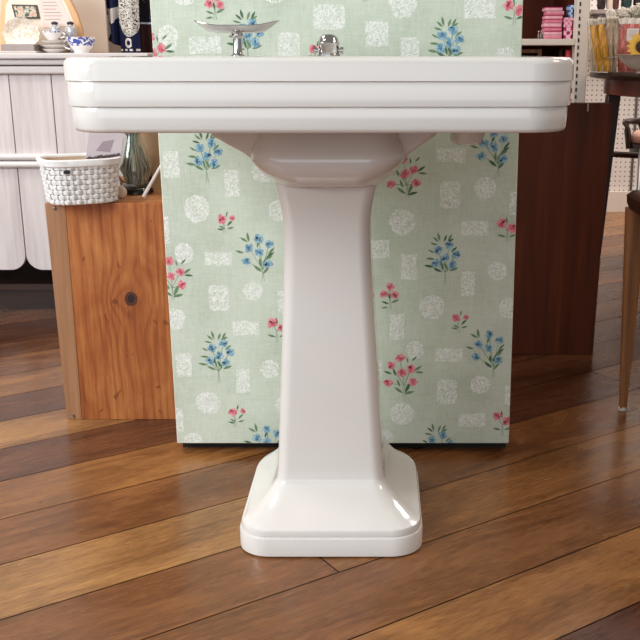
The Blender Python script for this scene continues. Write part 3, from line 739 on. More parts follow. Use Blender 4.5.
for r in range(NR):
    z0, z1 = .002+r*rowh+.0006, .002+(r+1)*rowh-.0006
    if r == 5: pass
    secs = []
    for (zz, oo) in ((z0, -.0012), (z0+.0012, .0006), (z1-.0012, .0006), (z1, -.0012)):
        ring_ = []
        for i in range(NS*4):
            w_ = math.sin((i/4+(r % 2))*PI)*.0026
            ring_.append(bpt(TT[i], zz, w_*.75+oo))
        secs.append(ring_)
    for i in range(NS*4): pass
    inner_ = [bpt(TT[i], z1, math.sin((i/4+(r % 2))*PI)*.0026-.003) for i in range(NS*4)]; inner0 = [bpt(TT[i], z0, math.sin((i/4+(r % 2))*PI)*.0026-.003) for i in range(NS*4)]
    mb.loft([inner0]+secs+[inner_]+[inner0], 0, False, False)
mb.build('woven_strips', wic, bas_t, smooth=50)
mb = MB()
for i in range(NS):
    for k in range(1):
        pa_ = bpt(TT[(i*4) % (NS*4)], 0, 0)
        L_ = []
        for j in range(NR*2+1):
            z = .002+j*rowh/2; off_ = .0024*math.cos((j/2-.5+i)*PI)*(1 if j % 2 else 0); L_.append((z, off_))
        t0, t1 = TT[(i*4+1)], TT[(i*4+3)]
        b = len(mb.v)
        for z, of in L_:
            for t in (t0, t1):
                mb.v.append(bpt(t, z, of*-1)); 
        for j in range(NR*2): mb.face((b+j*2, b+j*2+1, b+j*2+3, b+j*2+2))
mb.build('stakes', wic, bas_t, smooth=60)
mb = MB(); mb.loft([[bpt(TT[i], z, o) for i in range(NS*4)] for z, o in ((bh-.016, .002), (bh-.014, .0052), (bh-.002, .0055), (bh, .0035), (bh, -.003), (bh-.003, -.0052), (bh-.016, -.005), (bh-.016, .002))], 0, False, False)
mb.build('rim', wic, bas_t, smooth=50)
mb = MB(); mb.loft([[bpt(TT[i], .001, -.004) for i in range(NS*4)], [bpt(TT[i], .006, -.004) for i in range(NS*4)]]); mb.build('base', wic_in, bas_t)
mb = MB(); mb.loft([[bpt(TT[i], .006, -.0055) for i in range(NS*4)], [bpt(TT[i], bh-.006, -.0055) for i in range(NS*4)]], 0, False, False); mb.build('lining', wic_in, bas_t, smooth=60)
q0 = P(77.5, 173, YB+.02); q0 = bpt(.70, .075, .003)
# small dark hand slot, a gap between strips
sl = MB(); sl.box(q0[0]-.007, q0[0]+.005, q0[1]-.002, q0[1]+.004, q0[2]-.0035, q0[2]+.0035); sl.build('hand_slot', 'black', bas_t)
# cards in the basket
cm = plain('lilac_grey_card', (196, 184, 188), .35, 0, .05, 20)
def card(px, Y, mat, label, name, tilt=0, patch=None, cat='card'):
    pts3 = [(P(a, b, Y)[0], P(a, b, Y)[2]) for a, b in px]
    mb = MB(); mb.prism(pts3, Y, Y+.0025); c_ = (sum(p[0] for p in pts3)/len(pts3), Y, min(p[1] for p in pts3))
    if patch:
        root = thing(name, c_, label, cat); mb.build('sheet', mat, root)
        p2 = [(P(a, b, Y)[0], P(a, b, Y)[2]) for a, b in patch[0]]; MB().prism(p2, Y-.0006, Y).build('printed_patch', patch[1], root); return root
    return tag(mb.build(name, mat, None, c_), label, cat)
card([(84, 172), (90, 126), (124, 126), (121, 158), (113, 172)], YB+.10, cm, 'translucent lilac grey packet with darker label standing in the basket', 'paper_packet', patch=([(95.5, 151), (103, 141.5), (114, 139.5), (110, 152)], plain('mauve_label', (156, 138, 146), .6)), cat='packet')
mb = MB(); a = P(88, 158, YB+.093); b = P(119, 155, YB+.093)
for i in range(26):
    t = i/25; x = a[0]+(b[0]-a[0])*t; z = a[2]+(b[2]-a[2])*t+random.uniform(-.002, .002)
    mb.lathe([(.0005, -.003), (.0028, -.001), (.003, .001), (.0005, .003)], (x, YB+.094+random.uniform(-.002, .002), z), 6)
tag(mb.build('bead_trim', plain('dark_mauve_beads', (76, 60, 66), .5), None, (a[0], YB+.094, a[2])), 'short strip of dark beaded trim along the packet in the basket', 'trim')
# ------------------------------------------------------------------ glass bottle vase with dried stems
YV = YK+.155; vb = P(136, 188, YV); pxm = P(1, 0, YV)[0]-P(0, 0, YV)[0]
va = thing('glass_vase', (vb[0], YV, kz), 'greenish clear glass vase with dried grass behind the basket', 'vase')
gm, nt, b = new_mat('greenish_clear_glass', .03); b.inputs['Transmission Weight'].default_value = 1; b.inputs['IOR'].default_value = 1.45; b.inputs['Base Color'].default_value = (.93, .97, .96, 1)
r = 18.5*pxm
MB().lathe([(r*.8, 0), (r*.98, .003), (r*.98, .010), (r*.86, .014), (r*.97, .05), (r*.86, .085), (r*.6, .115), (r*.42, .14), (r*.42, .16), (r*.39, .16), (r*.40, .14), (r*.585, .114), (r*.845, .084), (r*.955, .05), (r*.85, .015), (.001, .012)], (vb[0], YV, kz), 40).build('vase_body', gm, va, smooth=60)
ds = thing('dried_grass_bunch', (vb[0], YV, kz+.02), 'bunch of grey green dried grass standing in the glass vase', 'dried grass')
cols = [plain('dried_grey_stem', (176, 176, 158), .8), plain('dried_green_stem', (126, 140, 124), .8), plain('dried_tan_stem', (204, 190, 164), .8)]
mbs = [MB(), MB(), MB()]
for i in range(90):
    a = random.uniform(0, 2*PI); r0 = random.uniform(0, r*.6); r1 = random.uniform(0, r*.3); x = vb[0]; k = random.randrange(3)
    rm = r*random.uniform(.3, .84); a2 = a+random.uniform(-.5, .5)
    pts = [(x+math.cos(a)*r0, YV+math.sin(a)*r0, kz+.019), (x+math.cos(a2)*rm, YV+math.sin(a2)*rm, kz+.06), (x+math.cos(a2)*r1, YV+math.sin(a2)*r1, kz+.13), (x+math.cos(a2)*r*random.uniform(.2, .9), YV+math.sin(a2)*r*.8, kz+random.uniform(.15, .2))]
    mbs[k].tube(pts, .0016, 5)
for k in range(3): mbs[k].build('grass_stems', cols[k], ds, smooth=60)
# brown paper bag and white spatula-like strip, small shell ornament
bg = plain('kraft_paper', (176, 146, 112), .8, 0, .12, 25)
a = P(136, 200, YK+.22); b = P(170, 130, YK+.22); zz = .0
mb = MB(); secs = []
for z, i_ in ((kz, .0), (kz+.08, .004), (kz+.16, .002), (kz+.205, .012)): secs.append([(a[0]+i_, YK+.215+i_, z), (b[0], YK+.21+i_*.5, z+random.uniform(0, .004)*(z > kz+.2)), (b[0]+.004, YK+.275-i_, z), (a[0]+i_, YK+.27-i_, z)])
mb.loft(secs); tag(mb.build('paper_bag', bg, None, ((a[0]+b[0])/2, YK+.24, kz), bevel=.001), 'brown kraft paper bag standing behind the glass vase', 'paper bag')
q1 = P(147.5, 182, YK+.10); q2 = P(160, 150, YK+.10)
mb = MB(); mb.tube([(q1[0], YK+.05, kz+.006), (q2[0]+.01, YK+.09, kz+.085)], .0042, 10, 0, .0034); tag(mb.build('white_stick', 'white_paint', None, (q1[0], YK+.05, kz), smooth=60), 'slim white stick leaning against the papered panel edge', 'stick')
q = P(126, 184, YK+.10); shm = plain('beige_shell', (214, 196, 174), .5, 0, .2, 60)
mb = MB(); secs = []
for k in range(9):
    a = k/8*PI; secs.append([(q[0]-.004+math.cos(t*2*PI/16)*.014*max(.05, math.sin(a))*(1+.12*math.cos(t*3)), YK+.06+math.sin(t*2*PI/16)*.010*max(.05, math.sin(a)), kz+.016-.0155*math.cos(a)) for t in range(16)])
mb.loft(secs); tag(mb.build('shell_ornament', shm, None, (q[0], YK+.06, kz), smooth=60), 'small beige shell shaped ornament between basket and glass vase', 'ornament')
# ================================================================== DARK BOARD / BOX ON THE RIGHT
YD = 2.71
dl, dr = P(500, 354, YD)[0]-.05, P(593, 353, YD)[0]; dr1 = P(613, 103, YD)[0]; dz = P(600, 103, YD)[2]
dx_ = thing('dark_wood_board', ((dl+dr)/2, YD, 0), 'dark reddish brown wooden board standing upright right of the papered panel', 'board')
mb = MB(); mb.loft([[(dl, YD, 0), (dr, YD, 0), (dr, YD+.035, 0), (dl, YD+.035, 0)], [(dl, YD, dz), (dr1, YD, dz), (dr1, YD+.035, dz), (dl, YD+.035, dz)]]); mb.build('body', 'wood_dark', dx_, bevel=.002)
q = P(588, 106, YD); MB().box(q[0]-.002, q[0]+.002, YD-.0008, YD+.001, q[2]-.014, dz-.001).build('split_mark', plain('pale_split', (176, 140, 116), .6), dx_)
# ================================================================== SHELF UNIT
YU = 3.02
ux0, ux1 = P(576.3, 30, YU)[0], P(589, 30, YU)[0]; sxl = P(500, 40, YU)[0]-.5
su = thing('shelving_unit', ((sxl+ux1)/2, YU+.2, 0), 'white slotted metal shelving unit with dark back behind the panel', 'shelf unit')
MB().box(ux0, ux1, YU, YU+.05, 0, 1.6).build('upright', 'warm_white', su, bevel=.002)
MB().box(sxl-.05, sxl, YU, YU+.05, 0, 1.6).build('upright', 'warm_white', su, bevel=.002)
sxm = P(580.3, 5, YU)[0]; mb = MB(); z = .66
zs0 = P(579.5, 4, YU)[2]; st_ = zs0-P(579, 11.3, YU)[2]
k = -14
while zs0-st_*(33) < zs0+st_*k:
    if k > 25: break
    z = zs0+st_*k; 
    if z > .3: mb.box(sxm-.0022, sxm+.0022, YU-.0012, YU+.001, z-.0055, z+.0055)
    k += 1
mb.build('slots', 'black', su)
zsb, zst = P(550, 45.3, YU)[2], P(550, 38.8, YU)[2]
MB().box(sxl, ux0, YU+.004, YU+.40, zsb, zst).build('shelf', 'warm_white', su, bevel=.002)
zl = .70; MB().box(sxl, ux0, YU+.004, YU+.40, zl-.022, zl).build('shelf', 'warm_white', su, bevel=.002)
MB().box(sxl, ux0, YU+.004, YU+.40, 1.22, 1.242).build('shelf', 'warm_white', su, bevel=.002)
MB().box(sxl-.05, ux1-.004, YU+.40, YU+.42, .05, 1.6).build('back_panel', 'shelf_back', su)
MB().box(ux0-.004, ux0, YU+.05, YU+.40, .05, 1.6).build('side_panel', 'shelf_back', su)
MB().box(sxl, ux0, YU+.02, YU+.38, .05, .07).build('shelf', 'warm_white', su, bevel=.002)
# stack of pink packets
YQ = YU+.06; c = P(553.5, 38, YQ); w_ = 8.8*(P(1, 0, YQ)[0]-P(0, 0, YQ)[0]); N_ = 8; hh = (P(553, 7, YQ)[2]-zst)/N_
pk = [plain('pink_wrapping', (222, 128, 150), .5, 0, .1, 60), plain('pale_pink_wrapping', (236, 176, 188), .5, 0, .1, 60), plain('deep_pink_wrapping', (196, 72, 110), .5)]
ords = ['lowest', 'second from bottom', 'third from bottom', 'fourth from bottom', 'fourth from top', 'third from top', 'second from top', 'topmost']
for k in range(N_):
    z0 = zst+k*hh; ox = random.uniform(-.003, .003)
    t = thing('pink_packet', (c[0]+ox, YQ+.03, z0), '%s pink wrapped packet of the stack on the white shelf' % ords[k], 'packet', 'pink packets stacked on the white shelf')
    mb = MB(); mb.box(c[0]+ox-w_, c[0]+ox+w_, YQ, YQ+.06, z0+.0004, z0+hh*.74); mb.build('packet_body', pk[k % 2], t, bevel=.002)
    MB().box(c[0]+ox-w_*.985, c[0]+ox+w_*.985, YQ+.0015, YQ+.058, z0+hh*.74, z0+hh-.0004).build('band', pk[2] if k % 3 else pk[1], t)
def patt(name, c1, c2, sc=130):
    m, nt, b = new_mat(name, .5, 0, .3); x, y, z = coords(nt); f = ((x*sc*3.0).sin()*(z*sc*3.0).sin()+noise(nt, vec(nt, x, y, z), 90, 2)-.5).gt(.12)
    nt.links.new(mix(nt, f, lin(c1), lin(c2)), b.inputs['Base Color']); return m
def lidbox(p0, p1, zbase, Y, mat, label, dep=.06, name='patterned_box'):
    a = P(p0[0], p0[1], Y); b = P(p1[0], p1[1], Y); z1 = b[2] if zbase is None else b[2]; z0 = zbase
    t = thing(name, ((a[0]+b[0])/2, Y+dep/2, z0), label, 'box'); h = z1-z0
    MB().box(a[0]+.001, b[0]-.001, Y, Y+dep, z0+.0003, z0+h*.68).build('box_body', mat, t, bevel=.001)
    MB().box(a[0], b[0], Y-.001, Y+dep+.001, z0+h*.68, z1).build('lid', mat, t, bevel=.001); return z1
YX = YU+.05
z1 = lidbox((564, 37), (576.4, 27.5), zst, YX, patt('magenta_pattern', (236, 190, 204), (176, 30, 84), 90), 'magenta and white patterned box at the bottom of the small pile')
z2 = lidbox((564, 27), (576.4, 17.5), z1+.0003, YX, patt('pink_pattern', (238, 184, 198), (216, 120, 150), 140), 'pale pink patterned box in the middle of the small pile')
lidbox((569.5, 17), (577.4, 5.0), z2+.0003, YX, patt('blue_pattern', (186, 206, 232), (84, 116, 178), 140), 'small blue patterned box on top of the pink box')
for k in range(3):
    q = P(538.5+k*2.6, 38, YX+.03); h = P(538, 30.5, YX)[2]-zst
    t = thing('glass_bottle', (q[0], YX+.03, zst), ['tiny clear bottle, left of three beside the pink stack', 'tiny clear bottle, middle of three beside the pink stack', 'tiny clear bottle nearest the pink stack'][k], 'bottle', 'tiny bottles beside the pink stack')
    MB().lathe([(.0036, 0), (.0038, .001), (.0038, h*.6), (.0018, h*.72), (.0018, h*.85)], (q[0], YX+.03, zst), 12).build('bottle_body', plain('grey_glass', (120, 110, 104), .1, .3), t, smooth=40)
    MB().lathe([(.0022, h*.85), (.0022, h)], (q[0], YX+.03, zst), 10).build('cap', plain('pale_cap', (196, 184, 170), .4), t, smooth=40)
q = P(540, 50, YU+.2); t = thing('wooden_crate', (q[0]-.03, YU+.24, zl), 'small brown wooden crate on the lower shelf behind the sink', 'crate')
top_ = P(540, 49, YU+.2)[2]
for xx in (q[0]-.17, q[0]): MB().box(xx-.006, xx+.006, YU+.2, YU+.212, zl, top_).build('post', 'wood_seat', t)
MB().box(q[0]-.17, q[0]+.0, YU+.203, YU+.215, top_-.012, top_-.001).build('rail', 'wood_seat', t); MB().box(q[0]-.17, q[0]+.0, YU+.21, YU+.30, zl, zl+.10).build('crate_body', 'wood_seat', t)
red = plain('red_label', (196, 44, 56), .4); wh = plain('white_label', (232, 226, 222), .4); yel = plain('yellow_label', (206, 158, 62), .5)
YZ = YU+.05
def jar(px, ytop, wpx, Y, zb_, mats, label, name='striped_tin'):
    q = P(px, 60, Y); r = wpx/2*(P(1, 0, Y)[0]-P(0, 0, Y)[0]); h = P(px, ytop, Y)[2]-zb_
    t = thing(name, (q[0], Y+r, zb_), label, 'tin')
    MB().lathe([(r*.96, 0), (r, .002), (r, h*.45)], (q[0], Y+r, zb_), 24).build('tin_body', mats[0], t, smooth=40)
    MB().lathe([(r*1.001, h*.45), (r*1.001, h*.86)], (q[0], Y+r, zb_), 24).build('label_band', mats[1], t, smooth=40)
    MB().lathe([(r*1.04, h*.86), (r*1.04, h*.98), (r*.9, h)], (q[0], Y+r, zb_), 24).build('lid', mats[2], t, smooth=40)
jar(569, 50, 7, YZ, zl, (yel, wh, red), 'red topped tin on lower shelf seen above the sink corner')
jar(562, 49, 5.5, YZ+.08, zl, (red, red, plain('dark_lid', (60, 30, 34), .4)), 'dark lidded red tin on lower shelf beside the red topped tin')
a = P(568, 103, YZ-.03); b = P(573, 88, YZ-.03); t = thing('red_carton', ((a[0]+b[0])/2, YZ-.02, zl), 'red carton with a white oval beside the slotted upright', 'carton')
MB().box(a[0]-.008, ux0-.001, YZ-.035, YZ-.005, zl, b[2]).build('carton_body', red, t, bevel=.001)
mb = MB(); mb.lathe([(.0001, 0), (.006, 0), (.006, .0006)], (0, 0, 0), 20); qq = P(570.5, 96, YZ-.036); mb.v = [(qq[0]+x, YZ-.0352-z, qq[2]+y*1.5) for x, y, z in mb.v]; mb.build('oval', wh, t)
# ================================================================== FAR WALL SHELF
YW = 5.10
a = P(592, 10.5, YW); b = P(660, 10.5, YW); 
ws = thing('wall_shelf', ((a[0]+b[0])/2, YW+.13, a[2]), 'narrow grey shelf on the far white pegboard wall', 'shelf')
zw = P(600, 9.5, YW)[2]
MB().box(P(594, 10, YW)[0], b[0]+.3, YW, 5.36, zw-.02, zw).build('board', plain('grey_shelf_paint', (150, 138, 134), .5), ws, bevel=.002)
for x in (a[0]+.06, b[0]+.1): MB().box(x, x+.012, YW+.04, 5.36, zw-.06, zw-.02).build('bracket', 'steel', ws)
cl = [plain('dark_enamel', (52, 36, 38), .3), plain('cream_enamel', (224, 210, 192), .3), plain('dark_green_enamel', (38, 62, 62), .3), plain('brown_enamel', (92, 56, 48), .4)]
lb = ['dark round pot at the left end of the far wall shelf', 'cream pot on the far wall shelf beside the dark pot', 'brown pot on the far wall shelf between cream and green pots', 'dark green pot on the far wall shelf', 'dark brown pot right of the green pot on the far wall shelf']
for k, (px, wpx, ci) in enumerate(((601, 9, 0), (609, 7, 1), (615.5, 6.5, 3), (626, 11, 2), (637, 9, 0))):
    q = P(px, 10, YW+.08); r = wpx/2*(P(1, 0, YW+.08)[0]-P(0, 0, YW+.08)[0]); h = .11+.02*(k % 3)
    t = thing('enamel_pot', (q[0], YW+.08, zw), lb[k], 'pot', 'pots on the far wall shelf')
    MB().lathe([(r*.6, 0), (r*.9, .012), (r, h*.5), (r*.8, h*.9), (r*.84, h)], (q[0], YW+.08, zw), 24).build('pot_body', cl[ci], t, smooth=50)
    MB().lathe([(r*.86, h), (r*.88, h+.006), (r*.3, h+.016), (r*.16, h+.03)], (q[0], YW+.08, zw), 24).build('lid', cl[(ci+1) % 4], t, smooth=50)
# ================================================================== ROUND TABLE
TX, TY = P(592, 76, 2.95)[0]+.45, 2.95; tz = P(600, 73.5, 2.62)[2]
tb = thing('round_table', (TX, TY, 0), 'round dark wooden table with reddish apron at the right edge', 'table')
MB().lathe([(.43, 0), (.447, .004), (.45, .012), (.447, .019), (.44, .022)], (TX, TY, tz-.022), 80).build('tabletop', 'wood_deep', tb, smooth=40)
MB().lathe([(.400, 0), (.405, .002), (.405, .045)], (TX, TY, tz-.067), 64).build('apron', 'wood_red', tb, smooth=40)
for k in range(4):
    a = math.radians(180+k*90); x = TX+math.cos(a)*.385; y = TY+math.sin(a)*.385
    mb = MB(); o_ = .035*math.cos(a); p_ = .035*math.sin(a); mb.loft([[(x+o_*k_-s_, y+p_*k_-s_, z), (x+o_*k_+s_, y+p_*k_-s_, z), (x+o_*k_+s_, y+p_*k_+s_, z), (x+o_*k_-s_, y+p_*k_+s_, z)] for z, s_, k_ in ((0, .010, 1), (tz-.067, .019, 0))]); mb.build('leg', 'wood_deep', tb, bevel=.003)
# packets standing on the table
def clearm(name, rgb):
    m, nt, b = new_mat(name, .12, 0, .6); x, y, z = coords(nt); n = noise(nt, vec(nt, x*2.0, y, z*.4), 60, 3, .6, 1)
    c = lin(rgb); nt.links.new(ramp(nt, n, [(.36, tuple(v*.6 for v in c[:3])+(1,)), (.52, c), (.66, tuple(min(1, v*1.4+.1) for v in c[:3])+(1,))]), b.inputs['Base Color']); bump(nt, b, n, .8, .006); return m
goldm = clearm('golden_crinkled_packet', (204, 146, 44)); tanm = clearm('tan_clear_packet', (206, 184, 160)); pinkm = clearm('salmon_pink_fabric_pack', (206, 108, 98)); ruf = plain('white_ruffle', (246, 238, 226), .6, 0, .1, 80)
def pack(px0, px1, lean, ytop, Y, mat, label, dep=.012, lbl=False, group=None):
    pm = P(1, 0, Y)[0]-P(0, 0, Y)[0]; q = P((px0+px1)/2, 60, Y); w = (px1-px0)/2*pm; h = P(px0, ytop, Y)[2]-tz
    x0 = q[0]; t = thing('packet', (x0, Y, tz), label, 'packet', group)
    mb = MB(); secs = []
    for k in range(9):
        f = k/8; s_ = w*(.92+.08*math.sin(f*PI)); d = dep*(.3+.7*math.sin(min(1, f*1.05)*PI)); cx_ = x0+lean*pm*(.5-f)
        secs.append([(cx_+math.copysign(abs(math.cos(a))**.5, math.cos(a))*s_, Y+math.copysign(abs(math.sin(a))**.8, math.sin(a))*d, tz+.0005+h*f) for a in [2*PI*i/20+.01 for i in range(20)]])
    mb.loft(secs); mb.build('packet_body', mat, t, smooth=60)
    mb = MB(); xe = x0-lean*pm*.5
    secs = [[(xe+(i/12*2-1)*w*(1+.1*f), Y-.004+.010*math.sin(i*2.4)*f+sd*.002, tz+h+f*.016+.002*math.sin(i*4)) for i in range(13)] for f in (0, 1) for sd in (0,)]
    b0 = [(x_, y_, z_) for x_, y_, z_ in secs[0]]+[(x_, y_+.003, z_) for x_, y_, z_ in reversed(secs[0])]; b1 = list(secs[1])+[(x_, y_+.003, z_) for x_, y_, z_ in reversed(secs[1])]
    mb.loft([b0, b1]); mb.build('ruffled_top', ruf, t, smooth=60)
    if lbl:
        a = P(626.5, 41, Y-dep-.002); b = P(639, 28.5, Y-dep-.002); MB().box(a[0], b[0], Y-dep-.002, Y-dep, a[2], b[2]).build('label', wh, t)
        mb = MB()
        for i in range(3): zz_ = b[2]-.006-.006*i; mb.box(a[0]+.005, b[0]-.006, Y-dep-.0024, Y-dep-.002, zz_-.0012, zz_)
        mb.build('label_print', 'textM', t)
pack(588, 597, 6, 26, 2.88, tanm, 'tan crinkled packet at the left end of the row on the round table', group='packets standing on the round table')
pack(592.5, 601, 11, 25, 2.84, goldm, 'golden crinkled packet leaning in front of the tan packet', group='packets standing on the round table')
pack(599.5, 607, 9, 24, 2.83, goldm, 'golden crinkled packet touching the slim clear packets', group='packets standing on the round table')
pack(606, 611.5, 3, 23, 2.85, tanm, 'slim pale packet just right of the golden packets', group='packets standing on the round table')
pack(611.5, 616.5, 2, 23, 2.86, tanm, 'slim pale packet touching the salmon pink pack', group='packets standing on the round table')
pack(617, 650, 0, 24, 2.86, pinkm, 'wide salmon pink packet with white label on the round table', .016, True, group='packets standing on the round table')
# wire rail in front of packets
wr = MB(); Yr = 2.80; a = P(582, 57.5, Yr); b = P(627, 55.5, Yr); 
xq0 = P(607, 56, Yr)[0]; wr.tube([(P(603, 56, Yr)[0], Yr, tz), (P(603, 56, Yr)[0], Yr, a[2]-.001), (b[0]+.12, Yr, a[2]+.002), (b[0]+.12, Yr, tz)], .0014, 8)
tag(wr.build('wire_rail', 'chrome', None, (a[0], Yr, tz), smooth=60), 'thin wire rail in front of the packets on the round table', 'rail')
# white flower sprays behind the packets
for k, (px, py) in enumerate(((612, 15), (624, 13), (636, 9))):
    Yf = 3.0; q = P(px, py, Yf); pm = P(1, 0, Yf)[0]-P(0, 0, Yf)[0]
    t = thing('flower_spray', (q[0], Yf, tz), ['leftmost bunch of small white flowers above the packets', 'middle bunch of small white flowers above the packets', 'tallest rightmost bunch of white flowers above the packets'][k], 'flowers', 'bunches of white flowers behind the packets')
    mb = MB(); mb2 = MB()
    for i in range(26):
        a = random.uniform(0, 2*PI); rr = math.sqrt(random.random())*5.4*pm; x = q[0]+math.cos(a)*rr; z = q[2]+math.sin(a)*rr*.8; y = Yf+random.uniform(-.02, .02)
        mb2.tube([(q[0]+random.uniform(-.004, .004), Yf, tz), (q[0]+(x-q[0])*.4, (y+Yf)/2, tz+(z-tz)*.6), (x, y, z)], .0009, 5)
        for p_ in range(5):
            aa = p_*2*PI/5+a; dx2, dz2 = math.cos(aa)*.0042, math.sin(aa)*.0042; mb.lathe([(.0004, -.0015), (.0035, -.0005), (.0035, .0008), (.0004, .0018)], (x+dx2, y+math.sin(i)*.002, z+dz2), 6)
    mb2.build('stems', cols[0], t); mb.build('blossoms', ruf, t, smooth=60)
# white footed dish with yellow flower and dark cone
q = P(640, 57, 2.66); r = .066; dish = thing('flared_dish', (q[0]+.005, 2.66, tz), 'white flared dish on the front of the round table', 'dish')
zd = P(640, 54.5, 2.66)[2]-tz
MB().lathe([(.028, 0), (.028, .002), (.024, .004), (.045, zd*.25), (.066, zd*.6), (.078, zd*.92), (.088, zd), (.084, zd), (.074, zd*.9), (.06, zd*.6), (.002, zd*.3)], (q[0]+.02, 2.66, tz), 48).build('dish_body', CH, dish, smooth=50)
fx = q[0]; zf = tz+zd*.62
t = thing('sunflower_bloom', (fx, 2.66, zf), 'yellow flower with dark brown centre lying in the white dish', 'flower')
cz = P(640, 46, 2.66)[2]
mb = MB()
for k in range(16):
    a = k*2*PI/16; secs = []
    for rr, ww, dd in ((.012, .003, 0), (.022, .006, -.002), (.030, .0045, .002), (.036, .001, .006)):
        c_, s_ = math.cos(a), math.sin(a); X0, Z0 = fx+c_*rr, cz+s_*rr
        secs.append([(X0-s_*ww, 2.655+dd, Z0+c_*ww), (X0+s_*ww, 2.655+dd, Z0-c_*ww), (X0+s_*ww, 2.657+dd, Z0-c_*ww), (X0-s_*ww, 2.657+dd, Z0+c_*ww)])
    mb.loft(secs)
mb.build('petals', plain('yellow_petal', (232, 186, 76), .6), t, smooth=60)
mb = MB(); mb.lathe([(.0005, -.008), (.010, -.006), (.0155, .0), (.014, .004), (.004, .006)], (0, 0, 0), 24); mb.v = [(fx+x, 2.650+z, cz+y-.002) for x, y, z in mb.v]; mb.build('centre', plain('dark_brown_centre', (64, 36, 28), .8, 0, .3, 300), t, smooth=60)
mb = MB(); mb.tube([(fx, 2.662, cz), (fx+.006, 2.672, (cz+zf)/2), (fx+.012, 2.66, zf)], .002, 8); mb.build('stem', cols[1], t, smooth=60)
# ================================================================== STOOL BEHIND, CHAIR IN FRONT
YS2 = 3.95; q = P(631, 140, YS2); zs = P(640, 133, YS2-.1)[2]; X2 = q[0]+.195
st = thing('cushioned_stool', (X2, YS2, 0), 'dark wooden stool with round pink padded seat behind the light chair', 'stool')
MB().lathe([(.15, 0), (.19, .004), (.195, .02), (.195, .05), (.185, .055)], (X2, YS2, zs-.10), 48).build('seat_frame', 'wood_deep', st, smooth=40)
MB().lathe([(.18, 0), (.19, .006), (.19, .028), (.175, .042), (.12, .050), (.01, .053)], (X2, YS2, zs-.046), 48).build('cushion', plain('dusty_pink_upholstery', (206, 160, 146), .8, 0, .05, 80), st, smooth=60)
for k in range(4):
    a = math.radians(225+k*90); x = X2+math.cos(a)*.15; y = YS2+math.sin(a)*.15; x2 = X2+math.cos(a)*.19; y2 = YS2+math.sin(a)*.19
    MB().tube([(x2, y2, 0), (x, y, zs-.10)], .013, 12, 0, .017).build('leg', 'wood_deep', st, smooth=50)
mb = MB(); zr_ = P(620, 156, YS2)[2]; mb.tube([(X2+math.cos(math.radians(a))*.33, YS2+.05+math.sin(math.radians(a))*.2, zs-.085+(.005 if a < 200 else 0)) for a in range(150, 391, 10)], .012, 10); mb.build('arm_hoop', 'wood_deep', st, smooth=60)
rl = [(X2+math.cos(math.radians(a))*.212, YS2+.02+math.sin(math.radians(a))*.2, zs+.028) for a in range(0, 181, 10)]
mb = MB(); mb.tube([(rl[0][0]-.012, rl[0][1]-.02, zs-.07), (rl[0][0]-.002, rl[0][1]-.01, zs+.005)]+rl+[(rl[-1][0]+.002, rl[-1][1]-.01, zs+.005), (rl[-1][0]+.012, rl[-1][1]-.02, zs-.07)], .013, 10); mb.build('back_rail', 'wood_deep', st, smooth=60)
for a in (60, 120): x, y = X2+math.cos(math.radians(a))*.225, YS2+.02+math.sin(math.radians(a))*.195; MB().tube([(X2+math.cos(math.radians(a))*.18, YS2+math.sin(math.radians(a))*.16, zs-.07), (x, y, zs+.02)], .012, 10).build('back_post', 'wood_deep', st, smooth=60)
# front chair
YH = 2.254; lp = P(622.5, 410, YH); zh = P(634, 200, YH)[2]
hx0 = P(627.5, 200, YH)[0]; HC = (hx0+.24, YH-.20)
ch = thing('wooden_chair', (HC[0], HC[1], 0), 'light brown wooden chair with tapered leg, cut off by the right picture edge', 'chair')
def seat_sec(o, z): return rrect(hx0-o, hx0+.48+o, YH-.42-o, YH+.035+o, .10, .05, z, 10)
MB().loft([seat_sec(-.012, zh-.022), seat_sec(-.002, zh-.018), seat_sec(.003, zh-.004), seat_sec(.004, zh+.012), seat_sec(-.006, zh+.022), seat_sec(-.05, zh+.028)]).build('seat', 'wood_deep', ch, smooth=40)
for k, (sx_, sy_) in enumerate(((0, 0), (1, 0), (1, -1), (0, -1))):
    xb = lp[0]+sx_*.44; xt = hx0+.024+sx_*.424; yb_ = YH+sy_*.40; yt = YH+.008+sy_*.37
    lg = MB(); lg.loft([rrect(x_-s_, x_+s_, y_-s_, y_+s_, s_*.35, s_*.35, z, 4) for x_, y_, s_, z in ((xb, yb_, .0085, .006), (xb+(xt-xb)*.5, (yb_+yt)/2, .0155, zh*.5), (xt, yt, .0225, zh-.02))])
    lg.build('leg', 'wood_seat', ch, smooth=40)
    MB().lathe([(.009, 0), (.0105, .001), (.0105, .008), (.008, .010)], (xb, yb_, 0), 20).build('glide', M['glide'], ch, smooth=40)
px_ = P(639, 180, YH+.01)[0]
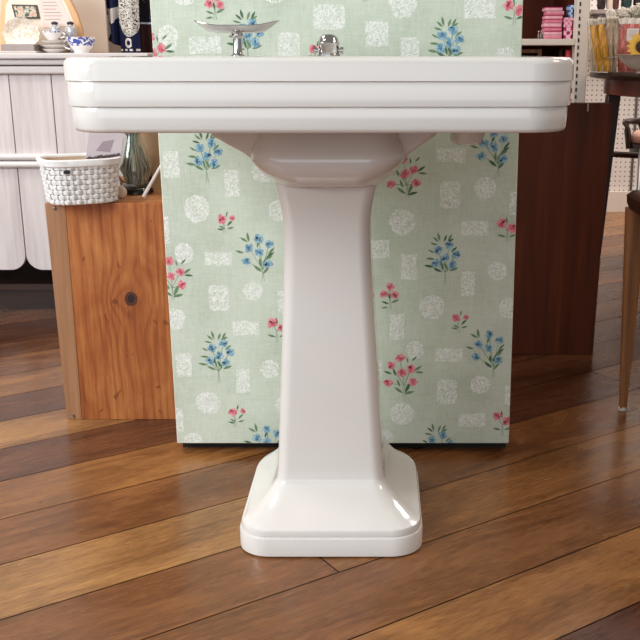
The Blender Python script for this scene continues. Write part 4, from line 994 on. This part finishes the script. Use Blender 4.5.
for x in (px_, hx0+.46): mb = MB(); mb.tube([(x, YH+.005, zh+.02), (x, YH+.012, zh+.10), (x+(.02 if x < 1 else 0), YH+.02, zh+.2), (x+(.05 if x < .8 else -.02), YH+.03, zh+.30)], .0055, 12); mb.build('back_post', 'chrome', ch, smooth=50)
mb = MB(); mb.box(hx0+.075, hx0+.42, YH+.015, YH+.035, zh+.20, zh+.36); mb.build('backrest', 'wood_deep', ch, bevel=.008)

# ================================================================== CAMERA, LIGHT (kept at the end)
def lights():
    cam = bpy.data.cameras.new('camera'); o = bpy.data.objects.new('camera', cam); C.objects.link(o)
    cam.sensor_width = 36; cam.sensor_fit = 'HORIZONTAL'; cam.lens = F/640*36; cam.shift_x = -(CX-320)/640
    o.location = (0, 0, H); o.rotation_euler = (PI/2-TH, 0, 0); cam.clip_start = .02
    bpy.context.scene.camera = o
    def area(name, loc, target, sx, sy, power, rgb):
        l = bpy.data.lights.new(name, 'AREA'); l.shape = 'RECTANGLE'; l.size = sx; l.size_y = sy; l.energy = power; l.color = rgb
        q = bpy.data.objects.new(name, l); C.objects.link(q); q.location = loc
        q.rotation_euler = (Vector(target)-Vector(loc)).to_track_quat('-Z', 'Y').to_euler(); return q
    area('window_light_left', (-2.5, .1, 2.0), (-.1, 1.9, .45), 1.5, 1.5, 98, (.9, .96, 1))
    area('window_light_behind', (-1.0, -3.4, 1.6), (-.2, 1.8, .7), 5.0, 2.2, 56, (.84, .92, 1))
    area('ceiling_lamp', (2.0, 1.5, 2.5), (.6, 2.3, .3), .6, .6, 15, (1, .82, .64))
    area('far_wall_fill', (1.7, 4.1, 2.6), (1.5, 4.6, .6), 1.0, 1.0, 62, (1, .92, .85))  # added fill light to brighten the far pegboard wall, no fixture seen
    area('ceiling_lamp_left', (-1.5, 2.3, 2.5), (-1.3, 3.1, .6), .8, .8, 26, (1, .93, .88))
    w = bpy.data.worlds.new('world'); bpy.context.scene.world = w; w.use_nodes = True
    b = w.node_tree.nodes['Background']; b.inputs[0].default_value = (1, .93, .88, 1); b.inputs[1].default_value = .30
    v = bpy.context.scene.view_settings; v.view_transform = 'Standard'; v.look = 'None'; v.exposure = 0; v.gamma = 1
lights()
